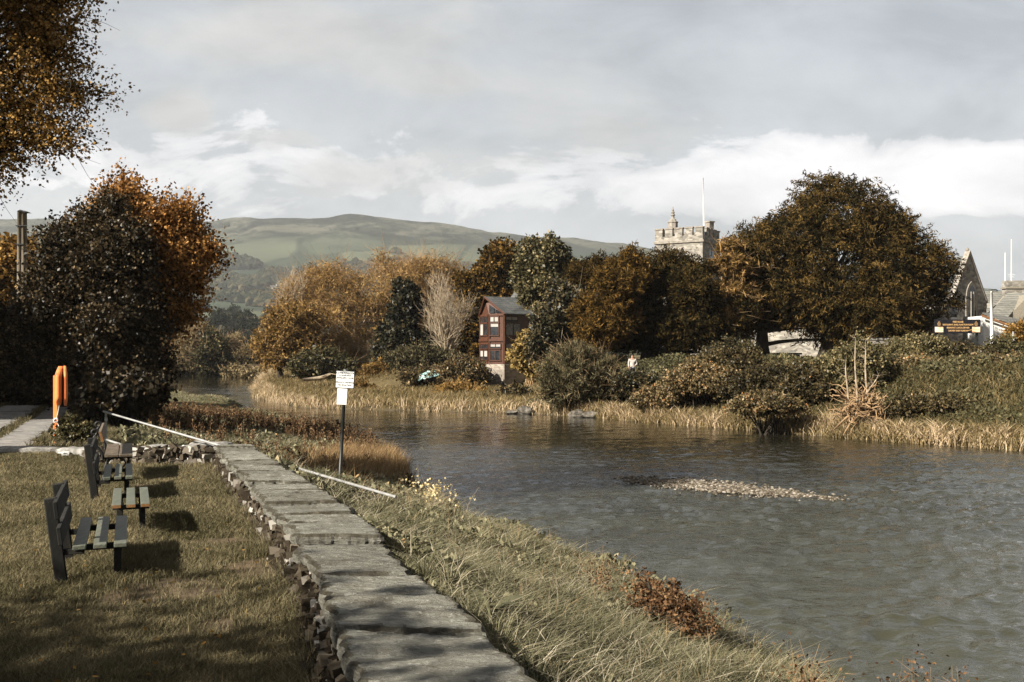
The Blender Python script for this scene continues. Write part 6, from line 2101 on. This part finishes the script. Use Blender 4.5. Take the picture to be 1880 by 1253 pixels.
def weed(label, px, D, n, H, seed, head=None, spread=.25):
    rg = rs(seed)
    x_ = (px - 940) / F * D
    b_ = np.array([x_, D, h1(x_, D)]); b_[2] = max(b_[2], -1.75)
    t = thing('dry_weed' if head is None else 'ragwort_plant', label, 'plant', b_)
    base = b_ + rg.normal(size=(n, 3)) * np.array([spread * .5, spread * .5, 0])
    d = rg.normal(size=(n, 3)) * .22 + np.array([0, 0, 1])
    mb = MB(); twigs(mb, base, d, H, .005, rg, .1, .4, 5); i = rg.choice(n, n * 3)
    tp_ = base[i] + d[i] * H * rg.uniform(.4, .9, n * 3)[:, None]
    twigs(mb, tp_, rg.normal(size=(n * 3, 3)), H * .28, .003, rg, .3, .4)
    mb.build('stems', M_TWIG if head is None else M_BARKL, t)
    mb = MB()
    m_ = n * (12 if head is None else 9)
    i = rg.choice(n, m_)
    C = base[i] + d[i] * H * (rg.uniform(.3, 1.15, m_) if head is None else rg.uniform(.85, 1.05, m_))[:, None] + rg.normal(size=(m_, 3)) * .07
    mb.leaves(C, rg.normal(size=(m_, 3)), .045 if head is None else .05, .03 if head is None else .05, rg.uniform(0, 1, m_), rng=rg)
    mb.build('dry_leaves' if head is None else 'flower_heads', M_RED if head is None else head, t)
    return t


M_FLOW = mat_leaf('pale_yellow_flowers', [(0, (.45, .34, .14)), (1, (.75, .64, .38))], .3)
weed('dry russet weed standing in the shallows at the bottom right', 1715, 10.4, 34, .62, 91, spread=.5)
weed('small dry weed near the bottom edge beside the bank', 1620, 10.2, 12, .4, 92, spread=.3)
weed('brown dry weed on the bank crest above the bramble bush', 1100, 14.5, 16, .5, 93)
weed('brown dry weed at the edge of the bank right of the dark dock plant', 1480, 10.3, 18, .45, 94)
weed('pale yellow ragwort at the edge of the near bank', 790, 19.5, 16, .62, 95, M_FLOW, .5)
weed('second paler ragwort clump just above the yellow one', 812, 21.0, 12, .6, 96, M_FLOW, .4)

# fallen leaves
n = 330
y = 7 * (44 / 7) ** rng.uniform(0, 1, n); x = np.minimum(np.interp(y, BY, BX) - 1.2, -.12 * y) - rng.uniform(0, 1, n) * .45 * y
m_ = 900
y2 = rng.uniform(26, 46, m_); x2 = -15.1 - .385 * (y2 - 25.5) + rng.normal(size=m_) * .5
m3 = 500; y3 = rng.uniform(34, 46, m3); x3 = -13.4 - .385 * (y3 - 25.5) + rng.normal(size=m3) * 1.2
x = np.concatenate([x, x2, x3]); y = np.concatenate([y, y2, y3])
d = rng.normal(size=(len(x), 3)) * np.array([1, 1, .25])
mb = MB().leaves(np.stack([x, y, hz(x, y) + .075], 1), d, rng.uniform(.035, .065, len(x)), .036, rng.uniform(.2, 1, len(x)), up=np.tile([0.1, 0, 1.], (len(x), 1)) + rng.normal(size=(len(x), 3)) * .3, rng=rng)
tag(mb.build('fallen_leaves', M_BEECH), kind='stuff')
# shallow puddle in the worn hollow
V = []
c = W(300, 1101, 9.35)
nn = 40
for i in range(nn):
    a = i * 2 * math.pi / nn
    r_ = 1 + .25 * math.sin(a * 3 + 1) + .15 * math.sin(a * 7)
    V.append((c[0] + .20 * r_ * math.cos(a), 9.35 + .13 * r_ * math.sin(a), 0.0))
V = np.array(V); V[:, 2] = hz(V[:, 0], V[:, 1]).max() + .006
M_PUD = mat_noise('puddle_water', [(.3, (.05, .045, .035)), (.7, (.08, .07, .055))], 3, .04, .05, .002, spec=.6)
tag(MB().add(V, [list(range(nn))]).build('puddle', M_PUD), kind='structure')

# ---------------------------------------------------------------- hills
RX = np.array([-900, -300, 0, 100, 350, 450, 520, 590, 640, 700, 760, 800, 850, 900, 960, 1000, 1080, 1180, 1300, 1500, 1900, 2600], float)
RY = np.array([430, 412, 402, 402, 402, 398, 400, 399, 394, 399, 407, 408, 414, 423, 430, 433, 441, 455, 470, 500, 540, 560], float)
hx = np.linspace(-3600, 3600, 361); hy = np.concatenate([np.linspace(420, 1500, 110), np.linspace(1515, 4300, 130)])
HX, HY = np.meshgrid(hx, hy)


def hillz(x, y):
    uu = x / np.maximum(y, 300) * F + 940
    zr_ = CAMH + (645 - np.interp(uu, RX, RY)) / F * 3200
    pr = np.interp(y, [420, 800, 1150, 1500, 1900, 2300, 2750, 3200, 3600, 4300], [-.012, .012, .055, .135, .27, .44, .74, 1.0, 1.03, .85])
    p3_ = np.stack([x, y, x * 0], 1)
    nn_ = nz(p3_, .0042, 3) * .5 + nz(p3_, .011, 6) * .28 + nz(p3_, .03, 8) * .10
    amp = np.interp(y, [420, 700, 1500, 2300, 3200, 4300], [0, 2, 16, 30, 10, 20])
    rid = nz(p3_, .02, 11) * 5 + nz(p3_, .05, 2) * 2
    return zr_ * pr + nn_ * amp + rid * ss(2200, 3200, y) - 2.0


HZ_ = hillz(HX.ravel(), HY.ravel())
nhx, nhy = len(hx), len(hy)
jj = (np.arange(nhy - 1)[:, None] * nhx + np.arange(nhx - 1)[None]).ravel()
m, nt2, b = newmat('hill_fields')
v = coord(nt2, (.0052, .0034, 0), (0, 0, .5))
vo = nt2.nodes.new('ShaderNodeTexVoronoi'); vo.inputs['Scale'].default_value = 1; nt2.links.new(v, vo.inputs['Vector'])
ve = nt2.nodes.new('ShaderNodeTexVoronoi'); ve.feature = 'DISTANCE_TO_EDGE'; ve.inputs['Scale'].default_value = 1; nt2.links.new(v, ve.inputs['Vector'])
sp = nt2.nodes.new('ShaderNodeSeparateColor'); nt2.links.new(vo.outputs['Color'], sp.inputs[0])
fc = ramp(nt2, [(0, (.016, .024, .016)), (.45, (.036, .050, .032)), (1, (.105, .114, .072))]); nt2.links.new(sp.outputs[0], fc.inputs[0])
ed = ramp(nt2, [(.02, (1, 1, 1)), (.055, (0, 0, 0))]); nt2.links.new(ve.outputs[0], ed.inputs[0])
c1 = mixc(nt2, mth(nt2, 'MULTIPLY', ed.outputs[0], .7), fc.outputs[0], (.022, .028, .018))
vz = coord(nt2)
moor = ramp(nt2, [(.30, (.012, .014, .011)), (.46, (.030, .034, .025)), (.56, (.048, .051, .037)), (.72, (.085, .084, .062))])
mfac = mth(nt2, 'ADD', mth(nt2, 'MULTIPLY', noi(nt2, coord(nt2, (.005, .003, .008)), 1.0, 4, .5, 1.0), .55), mth(nt2, 'MULTIPLY', noi(nt2, coord(nt2, (.03, .017, .03)), 1.0, 8, .62, 1.5), .45))
mst = nt2.nodes.new('ShaderNodeMapRange'); mst.inputs['From Min'].default_value = .36; mst.inputs['From Max'].default_value = .64
nt2.links.new(mfac, mst.inputs['Value'])
nt2.links.new(mst.outputs[0], moor.inputs[0])
gz_ = nt2.nodes.new('ShaderNodeSeparateXYZ'); nt2.links.new(vz, gz_.inputs[0])
zn = mth(nt2, 'ADD', gz_.outputs[2], mth(nt2, 'MULTIPLY', mth(nt2, 'SUBTRACT', noi(nt2, coord(nt2, (.004, .004, .004)), 1, 5, .6), .5), 160))
mm_ = ramp(nt2, [(0, (0, 0, 0)), (1, (1, 1, 1))])
nt2.links.new(mth(nt2, 'DIVIDE', mth(nt2, 'SUBTRACT', zn, 260), 90, True), mm_.inputs[0])
nt2.links.new(mixc(nt2, mm_.outputs[0], c1, moor.outputs[0]), b.inputs['Base Color'])
b.inputs['Roughness'].default_value = 1; b.inputs['Specular IOR Level'].default_value = .05
hills = MB().add(np.stack([HX.ravel(), HY.ravel(), HZ_], 1), np.stack([jj, jj + 1, jj + nhx + 1, jj + nhx], 1)).build('hills', m, smooth=True)
tag(hills, kind='structure')

# woods and hedgerow trees on the hillside, one far-off mass
M_WOOD = mat_leaf('hillside_trees', [(0, (.010, .013, .008)), (.5, (.024, .028, .016)), (.85, (.05, .048, .026)), (1, (.08, .066, .036))], .1)
rng = rs(77)
n = 260000
y = np.where(rng.uniform(0, 1, n) < .4, 520 * (3100 / 520) ** rng.uniform(0, 1, n), rng.uniform(1500, 2800, n))
x = y * rng.uniform(-.75, .42, n)
wz = hillz(x, y)
p3_ = np.stack([x, y, x * 0], 1)
dn = nz(p3_ * np.array([1, .7, 0]), .0045, 31) * .6 + nz(p3_, .0105, 12) * .5 + nz(p3_, .03, 5) * .12
th_ = np.interp(y, [520, 800, 1050, 1450, 1600, 2150, 2400, 2650, 2900, 3100], [.0, .3, 1.2, .9, -.7, -.45, .1, .75, 1.3, 2.0])
dn = dn / dn.std()
k = dn > th_
k &= rng.uniform(0, 1, n) < np.interp(y, [520, 1500, 3100], [.55, .45, .4])
x, y, wz = x[k], y[k], wz[k]; n = len(x)
s_ = rng.uniform(4.2, 8.6, n) * np.interp(y, [520, 1500, 3100], [.8, 1.15, 1.1])
C = np.stack([x, y, wz + s_ * .75], 1)
mb = MB()
lumps(mb, C, np.stack([s_, s_, s_ * 1.05], 1), rng, None, .28)
tag(mb.build('hillside_woods', M_WOOD), kind='stuff')

# nearer valley trees between the river bend and the hill
vt = []
spots = [(372, 598, 520, 14), (400, 585, 560, 15), (428, 592, 600, 17), (452, 588, 560, 18), (470, 600, 500, 13), (415, 612, 430, 10), (440, 612, 450, 12), (465, 616, 430, 11), (486, 600, 540, 14), (505, 590, 620, 14), (350, 600, 560, 13), (392, 618, 420, 9), (330, 590, 600, 13), (300, 600, 520, 12), (430, 573, 800, 12), (410, 578, 820, 11), (350, 560, 850, 15), (368, 562, 840, 14), (495, 575, 800, 12), (485, 620, 420, 10), (448, 624, 400, 9), (425, 626, 390, 9)]
src = None
for i, (px, py, D, rr) in enumerate(spots):
    r_ = rr * D / F
    q = W(px, py + rr, D)
    if src is None or i in (1, 2):
        rg = rs(200 + i)
        t = thing('valley_tree', 'hazy grey-green tree in the valley between the river bend and the hill', 'tree', q, 'trees scattered in the hazy valley')
        E = [(q + np.array([0, 0, r_ * 1.15]), np.array([r_, r_, r_ * .95])), (q + np.array([r_ * .3, 0, r_ * .8]), np.array([r_ * .8, r_ * .8, r_ * .6])), (q + np.array([-r_ * .4, 0, r_ * .7]), np.array([r_ * .7, r_ * .7, r_ * .5]))]
        mb = MB(); foliage(mb, E, 330, 9, r_ * .09, r_ * .2, r_ * .13, rg, vr=(.0, .8), rough=.25); mb.build('crown', M_WOOD, t)
        MB().tube([q - np.array([0, 0, 1.5]), q + np.array([0, 0, r_])], [r_ * .07, r_ * .03], 6).build('trunk', M_BARK, t)
        vt.append((t, r_)); src = t
    else:
        t0, r0 = vt[i % len(vt)]
        t = t0.copy(); COL.objects.link(t); t.location = tuple(q); t.rotation_euler = (0, 0, i * 1.3); s = r_ / r0; t.scale = (s, s, s)
        for c_ in t0.children:
            cc = c_.copy(); COL.objects.link(cc); cc.parent = t

# white cottages on the hillside
M_COTR = mat_noise('dark_cottage_roof', [(.3, (.06, .06, .06)), (.7, (.1, .1, .1))], .3, .9, 0)
for lb, px, py, D, w_ in (('white hillside farmhouse with a chimney at the foot of the hill woods', 503, 533, 1480, 11), ('low white cottage on the hill left of the farmhouse', 352, 538, 1450, 9), ('small white cottage in the valley, right of two others', 480, 608, 640, 4.2), ('small white cottage in the valley, middle of three', 470, 613, 620, 3.5), ('small white cottage in the valley, left of two others', 462, 610, 640, 3), ('white cottage behind the far river bend', 318, 598, 640, 4)):
    for D_ in np.arange(430, 2600, 6):
        q = W(px, py, D_)
        if hillz(q[:1], q[1:2])[0] >= q[2] - .5: break
    w_ *= D_ / D
    t = thing('cottage', lb, 'cottage', q)
    hh = w_ * .36
    MB().box(q + np.array([0, 0, -hh * .6]), (w_, w_ * .5, hh * 3), rotz(.2)).build('wall', M_RENDER, t)
    a = q + np.array([0, 0, hh * .9])
    M3 = rotz(.2)
    mb = MB()
    pr = [M3 @ np.array(p) for p in ((-w_ * .53, -w_ * .3, 0), (-w_ * .53, w_ * .3, 0), (-w_ * .53, 0, hh * .9))]
    mb.prism([a + p for p in pr], M3 @ np.array([w_ * 1.06, 0, 0])); rf_ = mb.build('roof', M_COTR, t)
    MB().box(a + M3 @ np.array([w_ * .3, 0, hh * .95]), (w_ * .09, w_ * .09, hh * .7), M3).build('chimney', M_RENDER, rf_)

# ---------------------------------------------------------------- air
HAZE = 1.0e-4
if HAZE > 0:
    hm = bpy.data.materials.new('haze_air'); hm.use_nodes = True
    n_ = hm.node_tree; n_.nodes.remove(n_.nodes['Principled BSDF'])
    pv = n_.nodes.new('ShaderNodeVolumePrincipled')
    pv.inputs['Color'].default_value = (.93, .96, .97, 1); pv.inputs['Density'].default_value = HAZE; pv.inputs['Anisotropy'].default_value = .2
    n_.links.new(pv.outputs[0], n_.nodes['Material Output'].inputs['Volume'])
    x0, x1, y0, y1, z0, z1 = -4700, 4700, -1100, 5500, -12.5, 620
    o = MB().box(((x0 + x1) / 2, (y0 + y1) / 2, (z0 + z1) / 2), (x1 - x0, y1 - y0, z1 - z0)).build('haze', hm)
    tag(o, kind='stuff')

# lettering becomes plain meshes
dg = bpy.context.evaluated_depsgraph_get()
for o in TEXTS:
    me = bpy.data.meshes.new_from_object(o.evaluated_get(dg))
    n_ = bpy.data.objects.new('lettering', me)
    COL.objects.link(n_)
    n_.parent = o.parent; n_.location = o.location; n_.rotation_euler = o.rotation_euler; n_.scale = o.scale
    cu = o.data
    bpy.data.objects.remove(o); bpy.data.curves.remove(cu)
